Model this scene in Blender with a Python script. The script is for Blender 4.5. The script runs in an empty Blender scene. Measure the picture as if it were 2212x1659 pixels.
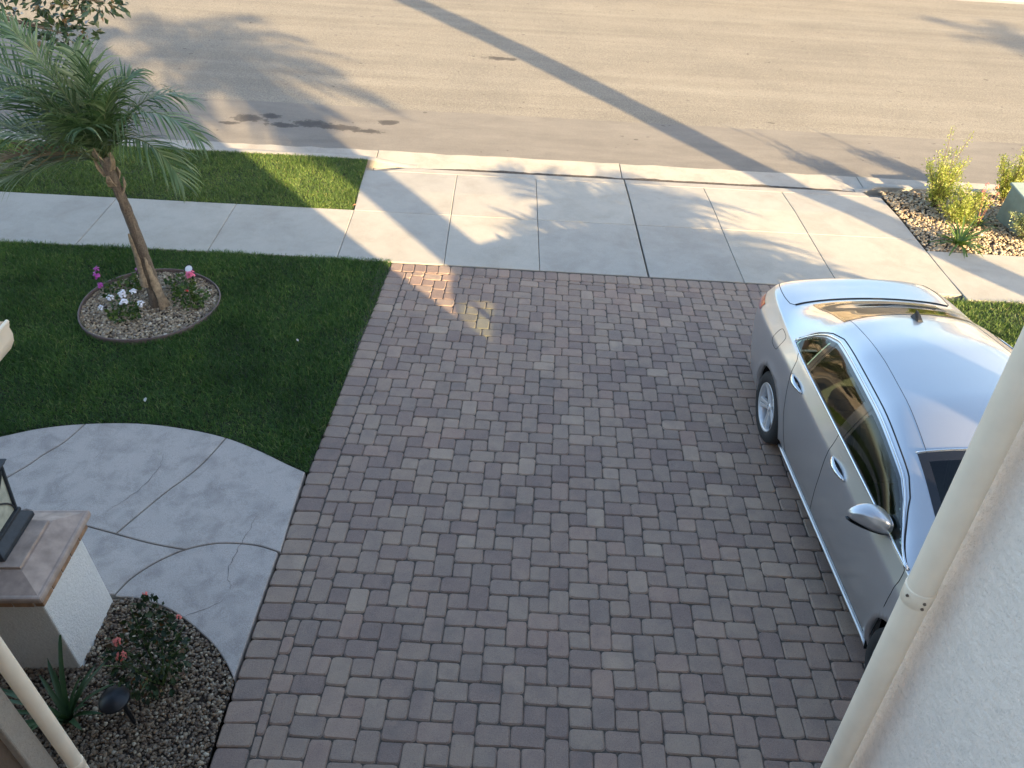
import bpy, bmesh, math, random
import numpy as np
from mathutils import Vector, Matrix, noise as mnoise

random.seed(7); rng = np.random.default_rng(11)
scn = bpy.context.scene
col = scn.collection
R = math.radians

# ---------------------------------------------------------------- camera
CAM_H = 4.9739
F_PX, W_PX = 1748.879, 2212.0
PITCH, ROLL, YAW = 0.6689, 0.0130, -0.0143
def camera():
    p, rl, yw = PITCH, ROLL, YAW
    c, s = math.cos(yw), math.sin(yw)
    Rt, Fw, U = Vector((c, -s, 0)), Vector((s, c, 0)), Vector((0, 0, 1))
    fw = Fw*math.cos(p) - U*math.sin(p)
    dn = -(U*math.cos(p) + Fw*math.sin(p))
    r2 = Rt*math.cos(rl) + dn*math.sin(rl)
    d2 = -Rt*math.sin(rl) + dn*math.cos(rl)
    cd = bpy.data.cameras.new('camera'); o = bpy.data.objects.new('camera', cd)
    col.objects.link(o)
    m = Matrix((r2, -d2, -fw)).transposed().to_4x4()
    m.translation = (0, 0, CAM_H)
    o.matrix_world = m
    cd.sensor_fit = 'HORIZONTAL'; cd.sensor_width = 36.0
    cd.lens = 36.0*F_PX/W_PX
    cd.clip_start = 0.05; cd.clip_end = 1500
    scn.camera = o
camera()

# ---------------------------------------------------------------- sky, sun, exposure
SUN_AZ, SUN_EL = R(39.3), R(15.6)          # sun stands behind the house, to the right
to_sun = Vector((math.sin(SUN_AZ)*math.cos(SUN_EL), -math.cos(SUN_AZ)*math.cos(SUN_EL), math.sin(SUN_EL)))
w = bpy.data.worlds.new('World'); scn.world = w; w.use_nodes = True
nt = w.node_tree; nt.nodes.clear()
sky = nt.nodes.new('ShaderNodeTexSky'); sky.sky_type = 'NISHITA'; sky.sun_disc = False
sky.sun_elevation = SUN_EL; sky.sun_rotation = math.pi - SUN_AZ
sky.air_density = 1.0; sky.dust_density = 2.2; sky.ozone_density = 1.0; sky.altitude = 200
bg = nt.nodes.new('ShaderNodeBackground'); bg.inputs['Strength'].default_value = 0.13
out = nt.nodes.new('ShaderNodeOutputWorld')
nt.links.new(sky.outputs[0], bg.inputs[0]); nt.links.new(bg.outputs[0], out.inputs[0])
sd = bpy.data.lights.new('sun', 'SUN'); sd.energy = 4.55; sd.angle = R(0.5); sd.color = (1.0, 0.74, 0.41)
so = bpy.data.objects.new('sun', sd); col.objects.link(so)
so.rotation_euler = (-to_sun).to_track_quat('-Z', 'Y').to_euler()
so.location = (12, -15, 18)
vs = scn.view_settings
vs.view_transform = 'Standard'; vs.look = 'None'; vs.gamma = 1.0; vs.use_curve_mapping = False
vs.exposure = 2.06

# ---------------------------------------------------------------- helpers
def tag(o, label=None, cat=None, group=None, kind=None):
    if label: o['label'] = label
    if cat: o['category'] = cat
    if group: o['group'] = group
    if kind: o['kind'] = kind
    return o

Y1, SY, GH, GS = 8.5277, 0.0485, -0.0036, 0.0644
def h(x, y):
    """ground height: the yard falls to the pavement, the street falls to the right"""
    x = np.clip(x, -14, 16); y = np.asarray(y, float)
    d = np.clip(Y1 - y, 0, 9.5)
    return SY*d - (GS + (GH-GS)*np.minimum(d/6.51, 1))*x
def hz(x, y): return float(h(x, y))
def hn(x, y):
    e = .05
    return Vector((-(hz(x+e, y)-hz(x-e, y))/(2*e), -(hz(x, y+e)-hz(x, y-e))/(2*e), 1)).normalized()
def ground_matrix(x, y, rz=0, dz=0):
    n = hn(x, y); q = Vector((0, 0, 1)).rotation_difference(n)
    return Matrix.Translation((x, y, hz(x, y)+dz)) @ q.to_matrix().to_4x4() @ Matrix.Rotation(rz, 4, 'Z')

def mesh_obj(name, verts, faces, mat=None, parent=None, smooth=False, mats=None, midx=None):
    me = bpy.data.meshes.new(name)
    me.from_pydata([tuple(v) for v in verts], [], [tuple(f) for f in faces])
    if mats:
        for m in mats: me.materials.append(m)
        if midx is not None: me.polygons.foreach_set('material_index', np.asarray(midx, dtype=np.int32))
    elif mat: me.materials.append(mat)
    if smooth: me.polygons.foreach_set('use_smooth', np.ones(len(me.polygons), dtype=bool))
    me.update()
    o = bpy.data.objects.new(name, me); col.objects.link(o)
    if parent: o.parent = parent
    return o

def big_mesh(name, V, Fq, mat, parent=None, smooth=False):
    """fast path: V (n,3) array, Fq (m,k) array of equal-sized faces"""
    V = np.ascontiguousarray(V, np.float32); Fq = np.ascontiguousarray(Fq, np.int32)
    me = bpy.data.meshes.new(name)
    me.vertices.add(len(V)); me.vertices.foreach_set('co', V.ravel())
    n, k = Fq.shape
    me.loops.add(n*k); me.loops.foreach_set('vertex_index', Fq.ravel())
    me.polygons.add(n); me.polygons.foreach_set('loop_start', np.arange(n, dtype=np.int32)*k)
    me.polygons.foreach_set('loop_total', np.full(n, k, np.int32))
    if smooth: me.polygons.foreach_set('use_smooth', np.ones(n, dtype=bool))
    me.materials.append(mat); me.update(calc_edges=True)
    o = bpy.data.objects.new(name, me); col.objects.link(o)
    if parent: o.parent = parent
    return o

def empty(name, loc=(0, 0, 0), mat=None):
    o = bpy.data.objects.new(name, None); col.objects.link(o)
    o.empty_display_size = .1
    if mat is not None: o.matrix_world = mat
    else: o.location = loc
    return o

class MB:
    def __init__(s): s.v = []; s.f = []
    def add(s, v, f):
        b = len(s.v); s.v += [tuple(p) for p in v]; s.f += [tuple(i+b for i in q) for q in f]; return s
    def box(s, x0, x1, y0, y1, z0, z1, m=None):
        v = [Vector((x, y, z)) for z in (z0, z1) for x, y in ((x0, y0), (x1, y0), (x1, y1), (x0, y1))]
        if m: v = [m @ p for p in v]
        return s.add(v, [(3, 2, 1, 0), (4, 5, 6, 7), (0, 1, 5, 4), (1, 2, 6, 5), (2, 3, 7, 6), (3, 0, 4, 7)])
    def tube(s, pts, rad, n=8, cap=True):
        pts = [Vector(p) for p in pts]; k = len(pts)
        if not hasattr(rad, '__len__'): rad = [rad]*k
        b = len(s.v); prev = None
        for i, p in enumerate(pts):
            t = (pts[min(i+1, k-1)] - pts[max(i-1, 0)]).normalized()
            if prev is None:
                a = Vector((0, 0, 1)) if abs(t.z) < .9 else Vector((1, 0, 0))
                u = t.cross(a).normalized()
            else:
                u = (prev - t*prev.dot(t)).normalized()
            prev = u; w_ = t.cross(u)
            for j in range(n):
                a = 2*math.pi*j/n
                s.v.append(tuple(p + (u*math.cos(a) + w_*math.sin(a))*rad[i]))
        for i in range(k-1):
            for j in range(n):
                s.f.append((b+i*n+j, b+i*n+(j+1) % n, b+(i+1)*n+(j+1) % n, b+(i+1)*n+j))
        if cap:
            s.f.append(tuple(b+j for j in reversed(range(n)))); s.f.append(tuple(b+(k-1)*n+j for j in range(n)))
        return s
    def lathe(s, prof, n=24, m=None, cap=False):
        b = len(s.v)
        for r_, z in prof:
            for j in range(n):
                a = 2*math.pi*j/n; p = Vector((r_*math.cos(a), r_*math.sin(a), z))
                s.v.append(tuple(m @ p if m else p))
        for i in range(len(prof)-1):
            for j in range(n):
                s.f.append((b+i*n+j, b+i*n+(j+1) % n, b+(i+1)*n+(j+1) % n, b+(i+1)*n+j))
        if cap:
            s.f.append(tuple(b+j for j in reversed(range(n)))); s.f.append(tuple(b+(len(prof)-1)*n+j for j in range(n)))
        return s
    def build(s, name, mat, parent=None, smooth=False, bevel=0, seg=2, auto=None):
        o = mesh_obj(name, s.v, s.f, mat, parent, smooth)
        if bevel:
            b = o.modifiers.new('bevel', 'BEVEL'); b.width = bevel; b.segments = seg; b.limit_method = 'ANGLE'
            b.angle_limit = R(40)
        return o

def shade_auto(o, ang=35):
    me = o.data
    bm = bmesh.new(); bm.from_mesh(me)
    for f in bm.faces: f.smooth = True
    for e in bm.edges:
        if len(e.link_faces) == 2 and e.calc_face_angle(0) > R(ang): e.smooth = False
    bm.to_mesh(me); bm.free()
    return o

# ---------------------------------------------------------------- materials
def mat_new(name):
    m = bpy.data.materials.new(name); m.use_nodes = True
    n = m.node_tree.nodes; n.clear()
    o = n.new('ShaderNodeOutputMaterial'); b = n.new('ShaderNodeBsdfPrincipled')
    m.node_tree.links.new(b.outputs[0], o.inputs[0])
    return m, m.node_tree, b
def N(nt, t, **kw):
    n = nt.nodes.new(t)
    for k, v in kw.items():
        if k in n.inputs: n.inputs[k].default_value = v
        else: setattr(n, k, v)
    return n
def ramp(nt, fac, stops, interp='LINEAR'):
    r = nt.nodes.new('ShaderNodeValToRGB'); e = r.color_ramp; e.interpolation = interp
    while len(e.elements) < len(stops): e.elements.new(.5)
    for el, (p, c) in zip(e.elements, stops):
        el.position = p; el.color = (*c, 1) if len(c) == 3 else c
    nt.links.new(fac, r.inputs[0]); return r.outputs[0]
def mix(nt, f, a, b, mode='MIX'):
    m = nt.nodes.new('ShaderNodeMix'); m.data_type = 'RGBA'; m.blend_type = mode; m.clamp_result = False
    for s, v in ((m.inputs[0], f), (m.inputs[6], a), (m.inputs[7], b)):
        if hasattr(v, 'is_linked') or hasattr(v, 'links'): nt.links.new(v, s)
        elif isinstance(v, (int, float)): s.default_value = v if s.type == 'VALUE' else (v, v, v, 1)
        else: s.default_value = (*v, 1)
    return m.outputs[2]
def math_n(nt, op, a, b=None, c=None):
    m = nt.nodes.new('ShaderNodeMath'); m.operation = op
    for s, v in zip(m.inputs, (a, b, c)):
        if v is None: continue
        if isinstance(v, (int, float)): s.default_value = v
        else: nt.links.new(v, s)
    return m.outputs[0]
def coords(nt, kind='Object', scale=(1, 1, 1), rot=(0, 0, 0), loc=(0, 0, 0)):
    if kind == 'World':
        g = nt.nodes.new('ShaderNodeNewGeometry'); src = g.outputs['Position']
    else:
        t = nt.nodes.new('ShaderNodeTexCoord'); src = t.outputs[kind]
    mp = nt.nodes.new('ShaderNodeMapping')
    mp.inputs['Scale'].default_value = scale; mp.inputs['Rotation'].default_value = rot; mp.inputs['Location'].default_value = loc
    nt.links.new(src, mp.inputs[0]); return mp.outputs[0]
def noise(nt, vec, scale, detail=4, rough=.55, dist=0):
    n = nt.nodes.new('ShaderNodeTexNoise')
    n.inputs['Scale'].default_value = scale; n.inputs['Detail'].default_value = detail
    n.inputs['Roughness'].default_value = rough; n.inputs['Distortion'].default_value = dist
    nt.links.new(vec, n.inputs['Vector']); return n.outputs['Fac']
def bump(nt, b, hgt, strength=.3, dist=.01):
    n = nt.nodes.new('ShaderNodeBump'); n.inputs['Strength'].default_value = strength; n.inputs['Distance'].default_value = dist
    nt.links.new(hgt, n.inputs['Height']); nt.links.new(n.outputs[0], b.inputs['Normal'])
def simple(name, c, rough=.5, metal=0, var=.12, scale=30, bstr=0, coat=0, spec=.5):
    m, t, b = mat_new(name)
    v = coords(t, 'World'); f = noise(t, v, scale, 5)
    lo = tuple(max(0, x*(1-var)) for x in c); hi = tuple(min(1, x*(1+var)) for x in c)
    t.links.new(ramp(t, f, [(.3, lo), (.7, hi)]), b.inputs['Base Color'])
    b.inputs['Roughness'].default_value = rough; b.inputs['Metallic'].default_value = metal
    b.inputs['Coat Weight'].default_value = coat; b.inputs['Specular IOR Level'].default_value = spec
    if bstr: bump(t, b, f, bstr, .004)
    return m

def concrete_mat(name, c, stain=.25, speck=.1, mott=2.0, warm=(1, .97, .93)):
    m, t, b = mat_new(name); v = coords(t, 'World')
    big = noise(t, v, mott, 6, .6, .4); mid = noise(t, v, 9, 5, .6); fine = noise(t, v, 160, 3, .6)
    base = ramp(t, big, [(.25, tuple(x*(1-stain)*y for x, y in zip(c, warm))), (.55, c), (.8, tuple(x*1.06 for x in c))])
    base = mix(t, .35, base, ramp(t, mid, [(.3, tuple(x*.82 for x in c)), (.7, tuple(x*1.05 for x in c))]))
    base = mix(t, speck, base, ramp(t, fine, [(.35, (.1, .1, .1)), (.65, (.8, .8, .78))]))
    rn = t.nodes.new('ShaderNodeObjectInfo')
    base = mix(t, 1.0, base, ramp(t, rn.outputs['Random'], [(0, (.93, .93, .94)), (1, (1.05, 1.04, 1.02))]), 'MULTIPLY')
    # dark drips and scuffs
    sp = noise(t, v, 26, 2, .5); spots = ramp(t, sp, [(.74, (0, 0, 0)), (.80, (1, 1, 1))])
    base = mix(t, math_n(t, 'MULTIPLY', spots, .35), base, tuple(x*.45 for x in c))
    t.links.new(base, b.inputs['Base Color']); b.inputs['Roughness'].default_value = .85
    bump(t, b, math_n(t, 'ADD', fine, math_n(t, 'MULTIPLY', mid, 1.5)), .35, .004)
    return m

M = {}
M['concrete'] = concrete_mat('concrete', (.42, .388, .33), .28)
M['curb'] = concrete_mat('curb_concrete', (.40, .365, .31), .34, mott=3)
M['walk'] = concrete_mat('stamped_concrete', (.455, .385, .335), .58, .18, 6.0, (1, .95, .95))

def asphalt():
    m, t, b = mat_new('asphalt'); v = coords(t, 'World')
    sp = noise(t, v, 90, 2, .8); sp2 = noise(t, v, 300, 2, .7)
    st = noise(t, coords(t, 'World', (.18, 1.6, 1)), 1.3, 6, .62, .3)
    st2 = noise(t, coords(t, 'World', (.06, 2.2, 1), loc=(3, 1, 0)), 1.0, 4, .6)
    pa = noise(t, v, .55, 5, .6, .6)
    gr = noise(t, v, 34, 3, .75)
    c = ramp(t, sp, [(.25, (.11, .103, .09)), (.42, (.21, .195, .17)), (.58, (.285, .268, .235)), (.75, (.52, .49, .43))])
    c = mix(t, .38, c, ramp(t, st, [(.28, (.19, .178, .158)), (.55, (.25, .235, .208)), (.75, (.305, .288, .252))]))
    c = mix(t, 1.0, c, ramp(t, st2, [(.3, (.88, .87, .86)), (.65, (1.05, 1.05, 1.04))]), 'MULTIPLY')
    c = mix(t, 1.0, c, ramp(t, pa, [(.3, (.88, .86, .83)), (.7, (1.05, 1.02, .97))]), 'MULTIPLY')
    c = mix(t, 1.0, c, ramp(t, gr, [(.30, (.70, .69, .68)), (.5, (1, 1, 1)), (.70, (1.26, 1.25, 1.22))]), 'MULTIPLY')
    g = t.nodes.new('ShaderNodeSeparateXYZ'); t.links.new(v, g.inputs[0])
    X, Y = g.outputs[0], g.outputs[1]
    # smoother, darker seal strip beside the gutter with a wavering edge
    ed = math_n(t, 'ADD', Y, math_n(t, 'MULTIPLY', math_n(t, 'SUBTRACT', noise(t, v, 2.5, 5, .7), .5), .16))
    strip = ramp(t, math_n(t, 'MULTIPLY', math_n(t, 'SUBTRACT', ed, 13.0), .5), [(.42, (1, 1, 1)), (.44, (0, 0, 0))])
    smooth_c = ramp(t, noise(t, coords(t, 'World', (.5, 1.5, 1)), 2.4, 7, .65, .4), [(.3, (.15, .138, .125)), (.7, (.235, .216, .192))])
    smooth_c = mix(t, .22, smooth_c, ramp(t, sp2, [(.3, (.08, .075, .07)), (.7, (.36, .33, .29))]))
    c = mix(t, math_n(t, 'MULTIPLY', strip, .8), c, smooth_c)
    # oil drips: each a warped ellipse with a shape of its own
    wob = math_n(t, 'MULTIPLY', math_n(t, 'SUBTRACT', noise(t, v, 5.5, 4, .7), .5), 2.2)
    tot = None
    for (ox, oy, ax, ay) in OIL:
        dx = math_n(t, 'DIVIDE', math_n(t, 'SUBTRACT', X, ox), ax); dy = math_n(t, 'DIVIDE', math_n(t, 'SUBTRACT', Y, oy), ay)
        d = math_n(t, 'SQRT', math_n(t, 'ADD', math_n(t, 'MULTIPLY', dx, dx), math_n(t, 'MULTIPLY', dy, dy)))
        d = math_n(t, 'ADD', d, wob)
        mk = ramp(t, d, [(.45, (1, 1, 1)), (.8, (.72, .72, .72)), (1.0, (0, 0, 0))])
        tot = mk if tot is None else mix(t, 1.0, tot, mk, 'LIGHTEN')
    c = mix(t, math_n(t, 'MULTIPLY', tot, .80), c, (.045, .042, .042))
    # stray dark flecks
    fl = noise(t, v, 7, 1, .3); c = mix(t, math_n(t, 'MULTIPLY', ramp(t, fl, [(.775, (0, 0, 0)), (.79, (1, 1, 1))]), .5), c, (.05, .045, .04))
    t.links.new(c, b.inputs['Base Color']); b.inputs['Roughness'].default_value = .9
    b.inputs['Specular IOR Level'].default_value = .3
    bump(t, b, math_n(t, 'ADD', sp, sp2), .6, .006)
    return m
OIL = [(-4.44, 13.12, .34, .15), (-4.15, 13.24, .22, .12), (-3.86, 12.92, .30, .10), (-3.42, 13.04, .42, .17), (-3.12, 12.96, .30, .12), (-2.86, 12.93, .34, .11), (-2.50, 12.84, .26, .08), (-2.20, 13.26, .19, .12), (-4.72, 12.88, .2, .07), (-.40, 16.87, .40, .12)]
M['asphalt'] = asphalt()

def paver_mat(name, per_island):
    m, t, b = mat_new(name); v = coords(t, 'World')
    if per_island:
        g = t.nodes.new('ShaderNodeNewGeometry'); rnd = g.outputs['Random Per Island']
    else:
        g = t.nodes.new('ShaderNodeObjectInfo'); rnd = g.outputs['Random']
    c = ramp(t, rnd, [(0, (0.212, 0.149, 0.125)), (0.14, (0.258, 0.183, 0.148)), (0.32, (0.334, 0.242, 0.178)), (0.46, (0.243, 0.182, 0.149)), (0.62, (0.351, 0.262, 0.194)), (0.76, (0.286, 0.213, 0.169)), (0.9, (0.348, 0.233, 0.176)), (1, (0.412, 0.313, 0.231))])
    blot = noise(t, v, 7, 5, .65, .5)
    c = mix(t, 1.0, c, ramp(t, blot, [(.3, (.80, .78, .82)), (.7, (1.14, 1.12, 1.06))]), 'MULTIPLY')
    fine = noise(t, v, 210, 2, .7); pit = noise(t, v, 75, 3, .6)
    c = mix(t, .30, c, ramp(t, fine, [(.3, (.10, .076, .066)), (.7, (.52, .405, .33))]))
    c = mix(t, math_n(t, 'MULTIPLY', ramp(t, pit, [(.66, (0, 0, 0)), (.74, (1, 1, 1))]), .5), c, (.05, .045, .045))
    drip = noise(t, v, 2.2, 4, .65)
    c = mix(t, math_n(t, 'MULTIPLY', ramp(t, drip, [(.56, (0, 0, 0)), (.74, (1, 1, 1))]), .42), c, (.12, .105, .10))
    t.links.new(c, b.inputs['Base Color']); b.inputs['Roughness'].default_value = .82
    b.inputs['Specular IOR Level'].default_value = .35
    bump(t, b, math_n(t, 'ADD', fine, math_n(t, 'MULTIPLY', pit, 2)), .5, .003)
    return m
M['paver'] = paver_mat('paver_concrete', False)
M['paver_i'] = paver_mat('paver_concrete_joined', True)
M['sand'] = simple('joint_sand', (.085, .070, .056), .95, var=.5, scale=120)
M['crack'] = simple('crack_fill', (.15, .135, .125), .95, var=.3, scale=80)
M['soil'] = simple('lawn_soil', (.028, .035, .014), .95, var=.5, scale=25)
M['earth'] = simple('bed_soil', (.06, .045, .035), .95, var=.4, scale=60)
M['ground'] = simple('yard_ground', (.08, .075, .05), .95, var=.3, scale=3)

# ================================================================ SETTING
def sheet(name, xs, ys, mat, dz=0.0, f=None, kind='structure'):
    xs = np.asarray(xs); ys = np.asarray(ys)
    XX, YY = np.meshgrid(xs, ys); Z = h(XX, YY) + (f(XX, YY) if f else dz)
    V = np.c_[XX.ravel(), YY.ravel(), Z.ravel()]
    nx, ny = len(xs), len(ys); i = (np.arange(ny-1)[:, None]*nx + np.arange(nx-1)[None, :]).ravel()
    o = big_mesh(name, V, np.c_[i, i+1, i+1+nx, i+nx], mat, smooth=True)
    return tag(o, kind=kind)

# base terrain out to the horizon (drops under the street so nothing pokes through)
gx = np.r_[-700, -120, -40, np.linspace(-16, 18, 35), 40, 120, 700]
gy = np.r_[-700, -120, -30, -12, np.linspace(-6, 12, 37), 30, 60, 200, 700]
sheet('ground', gx, gy, M['ground'], -0.32)

def road_f(X, Y):
    t = (Y-12.08)/13.0
    return -.115 + .10*np.sin(np.clip(t, 0, 1)*math.pi)
sheet('road', np.r_[-200, -60, np.linspace(-16, 18, 69), 60, 200], np.r_[np.linspace(12.08, 25.1, 60)], M['asphalt'], f=road_f)

def slab(name, poly, mat, parent, top=0.0, th=.09, bev=.006, sub=None, topf=None):
    """paving slab: polygon outline (ccw), bevelled rim, follows the ground"""
    n = len(poly)
    c = Vector((sum(p[0] for p in poly)/n, sum(p[1] for p in poly)/n))
    # resample edges so long edges follow the warped ground
    pts = []
    for i in range(n):
        a, b_ = Vector(poly[i]), Vector(poly[(i+1) % n]); k = max(1, int((b_-a).length/.5))
        for j in range(k): pts.append(a.lerp(b_, j/k))
    n = len(pts); ins = []
    for i in range(n):
        e1 = (pts[i]-pts[i-1]).normalized(); e2 = (pts[(i+1) % n]-pts[i]).normalized()
        nn = Vector((-(e1.y+e2.y), e1.x+e2.x)); L = nn.length or 1; nn /= L
        cosv = max(.4, math.sqrt(max(0, (1+e1.dot(e2))/2)))
        ins.append(pts[i]+nn*(bev/cosv))
    tf = topf or (lambda x, y: top)
    V = [(p.x, p.y, hz(p.x, p.y)+tf(p.x, p.y)-th) for p in pts] + [(p.x, p.y, hz(p.x, p.y)+tf(p.x, p.y)-bev*.8) for p in pts] + [(p.x, p.y, hz(p.x, p.y)+tf(p.x, p.y)) for p in ins]
    F = []
    for r_ in range(2):
        for i in range(n): F.append((r_*n+i, r_*n+(i+1) % n, (r_+1)*n+(i+1) % n, (r_+1)*n+i))
    F.append(tuple(2*n+i for i in range(n)))
    return mesh_obj(name, V, F, mat, parent)
def rect(x0, x1, y0, y1, g=.004): return [(x0+g, y0+g), (x1-g, y0+g), (x1-g, y1-g), (x0+g, y1-g)]

# pavement slabs
sw = sheet('sidewalk', np.linspace(-14, 16, 31), [8.45, 8.9, 9.4, 9.86], M['sand'], -.06)
xj = [-13.1, -11.56, -10.0, -8.43, -6.87, -5.31, -3.755, -2.21]
ylo = lambda x: 8.555 - .0187*(x+1.55) if x > -1.55 else 8.565
for a, b_ in zip(xj[:-1], xj[1:]): slab('slab', [(a+.004, 8.575), (b_-.004, 8.575), (b_-.004, 9.855), (a+.004, 9.855)], M['concrete'], sw)
xa = [-2.21, -.925, .23, 1.55, 2.71, 3.88, 5.37]
gap = {1.55: .011}
for a, b_ in zip(xa[:-1], xa[1:]):
    g0, g1 = gap.get(a, .0035), gap.get(b_, .0035)
    slab('slab', [(a+g0, ylo(a)), (b_-g1, ylo(b_)), (b_-g1, 9.842), (a+g0, 9.842)], M['concrete'], sw)
xr = [5.37, 6.9, 8.45, 10, 11.55, 13.1]
for a, b_ in zip(xr[:-1], xr[1:]): slab('slab', [(a+.006, 8.30), (b_-.004, 8.29), (b_-.004, 9.52), (a+.006, 9.54)], M['concrete'], sw)

# apron between pavement and gutter
ap = sheet('driveway_apron', np.linspace(-2.3, 5.4, 16), [9.84, 10.5, 11.3, 11.46], M['sand'], -.16)
def ap_top(x, y): return -.035*max(0, (y-10.9))/.315 if y > 10.9 else 0
for a, b_ in zip(xa[:-1], xa[1:]):
    g0, g1 = gap.get(a, .0035), gap.get(b_, .0035)
    l0 = a+g0 if a > -2 else -2.27
    slab('slab', [(a+g0, 9.849), (b_-g1, 9.849), (b_-g1, 11.215), (l0, 11.215)], M['concrete'], ap, topf=ap_top, th=.1)
for a, b_ in ((-1.95, 1.54), (1.56, 5.2)):      # low lip in front of the slot
    slab('lip', [(a, 11.225), (b_, 11.225), (b_-(.05 if b_ > 3 else 0), 11.385), (a+(.25 if a < 0 else 0), 11.385)], M['curb'], ap, topf=lambda x, y: -.036-(y-11.225)*.06, th=.13)

# kerbs and gutter pan
gu = sheet('gutter', np.linspace(-14, 16, 31), [11.38, 11.7, 12.09], M['sand'], -.2)
gj = [-14, -11, -8, -5.1, -2.2, 1.55, 5.3, 8.4, 11.5, 14.5]
gut = lambda x, y: -.140+.045*max(0, y-11.5)/.58
for a, b_ in zip(gj[:-1], gj[1:]):
    wob = [(b_-.006-(b_-a-.012)*k/14, 12.085+random.uniform(-.02, .025)) for k in range(15)]
    slab('gutter_pan', [(a+.006, 11.452), (b_-.006, 11.452)] + wob, M['curb'], gu, topf=gut, th=.12)
M['silt_shade'] = simple('gutter_silt_shade', (.075, .062, .05), .95, var=.5, scale=40)  # dark strip paints in debris and the lip's shadow line, wider than cast
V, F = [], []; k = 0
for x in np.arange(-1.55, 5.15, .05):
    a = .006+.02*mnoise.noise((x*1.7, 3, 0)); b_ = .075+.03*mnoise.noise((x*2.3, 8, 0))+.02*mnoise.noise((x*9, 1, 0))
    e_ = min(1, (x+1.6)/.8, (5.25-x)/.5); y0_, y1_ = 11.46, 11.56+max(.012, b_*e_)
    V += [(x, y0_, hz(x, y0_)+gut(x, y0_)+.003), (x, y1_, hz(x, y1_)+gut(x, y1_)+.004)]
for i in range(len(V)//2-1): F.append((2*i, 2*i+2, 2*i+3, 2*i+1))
mesh_obj('silt_shade_line', V, F, M['silt_shade'], gu)
def kerb(name, label, x0, x1, taper0, taper1, yb, yf, ht, base_dz):
    """kerb bar: one length with rounded nose, ends can drop to the gutter"""
    xs = np.linspace(x0, x1, 60); V = []; k = 7
    for x in xs:
        t0 = min(1, max(0, (x-x0)/taper0)) if taper0 else 1; t1 = min(1, max(0, (x1-x)/taper1)) if taper1 else 1
        t = min(t0, t1); t = t*t*(3-2*t)
        top = base_dz + ht*t; z = hz(x, yb)
        sgn = 1 if yf > yb else -1
        for yy, zz in ((yb, base_dz-.1), (yb, top-.006), (yb+sgn*.008, top), (yf-sgn*.05, top), (yf-sgn*.018, top-.012*t-.002), (yf, top-.045*t-.004), (yf+sgn*.03, base_dz-.1)):
            V.append((x, yy, hz(x, 11.6 if yy < 15 else 25.0)+zz))
    F = []
    for i in range(len(xs)-1):
        for j in range(k-1): F.append((i*k+j, (i+1)*k+j, (i+1)*k+j+1, i*k+j+1))
    F.append(tuple(range(k))); F.append(tuple((len(xs)-1)*k+j for j in reversed(range(k))))
    o = mesh_obj(name, V, F, M['curb'], None, smooth=True); shade_auto(o, 45)
    return tag(o, kind='structure')
kerb('curb', None, -14, -5.1, 0, 0, 11.535, 11.69, .115, -.115)
kerb('curb', None, -5.092, -1.55, 0, .85, 11.535, 11.69, .115, -.115)
kerb('curb', None, 5.12, 8.4, .35, 0, 11.50, 11.66, .125, -.115)
kerb('curb', None, 8.408, 16, 0, 0, 11.50, 11.66, .125, -.115)
for a, b_ in ((-14, 2), (2.01, 16)): kerb('curb', None, a, b_, 0, 0, 25.65, 25.45, .13, -.115)
for a in range(-14, 16, 3): pass
sheet('far_gutter', np.linspace(-14, 16, 31), [25.09, 25.47], M['curb'], -.112)
sheet('far_verge', np.linspace(-40, 40, 31), [25.64, 27.5, 60], M['concrete'], .0)

# ---------------------------------------------------------------- driveway of tumbled pavers
dw = sheet('driveway', np.linspace(-1.7, 4.95, 16), np.linspace(1.0, 8.53, 18), M['sand'], -.011)
U6 = .1524*.93; LX, LY, LD = -1.118, 2.9151, -.0493
cl, sl = math.cos(LD), math.sin(LD)
def lat(a, b): return (LX+cl*a-sl*b, LY+sl*a+cl*b)
EDGE = [(-1.55, 8.53), (-1.78, 4.84), (-1.835, 2.9), (-1.83, 1.2)]
def edge_x(y):
    for (x0, y0), (x1, y1) in zip(EDGE[:-1], EDGE[1:]):
        if y >= y1: return x0+(x1-x0)*(y-y0)/(y1-y0)
    return EDGE[-1][0]
BW = .212
planes = []     # half planes (point, inward normal)
for (x0, y0), (x1, y1) in zip(EDGE[:-1], EDGE[1:]):
    d = Vector((x1-x0, y1-y0)).normalized(); nrm = Vector((-d.y, d.x))
    if nrm.x < 0: nrm = -nrm
    planes.append((Vector((x0, y0))+nrm*(BW+.004), nrm))
td = Vector((1, -.0187)).normalized(); tn = Vector((-.0187, -1)).normalized()
TOPP = Vector((-1.55, 8.525)); planes.append((TOPP+tn*(.197), tn))
planes.append((Vector((4.9, 5)), Vector((-1, 0)))); planes.append((Vector((0, 1.35)), Vector((0, 1))))
def clip(poly, planes):
    for p0, nr in planes:
        o = []
        for i in range(len(poly)):
            a, b_ = poly[i-1], poly[i]; da, db = (a-p0).dot(nr), (b_-p0).dot(nr)
            if (da >= 0) != (db >= 0): o.append(a.lerp(b_, da/(da-db)))
            if db >= 0: o.append(b_)
        poly = o
        if len(poly) < 3: return []
    return poly
def area(p): return .5*sum(p[i-1].x*p[i].y-p[i].x*p[i-1].y for i in range(len(p)))
def round_poly(poly, r_, rs):
    out = []; n = len(poly)
    for i in range(n):
        a, p, b_ = poly[i-1], poly[i], poly[(i+1) % n]
        u, v = (a-p), (b_-p); ru = min(r_*rs.uniform(.7, 1.5), u.length*.35, v.length*.35)
        u, v = p+u.normalized()*ru, p+v.normalized()*ru
        mid = (u+v)/2*.50+p*.50
        out += [u, mid, v]
    return out
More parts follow.
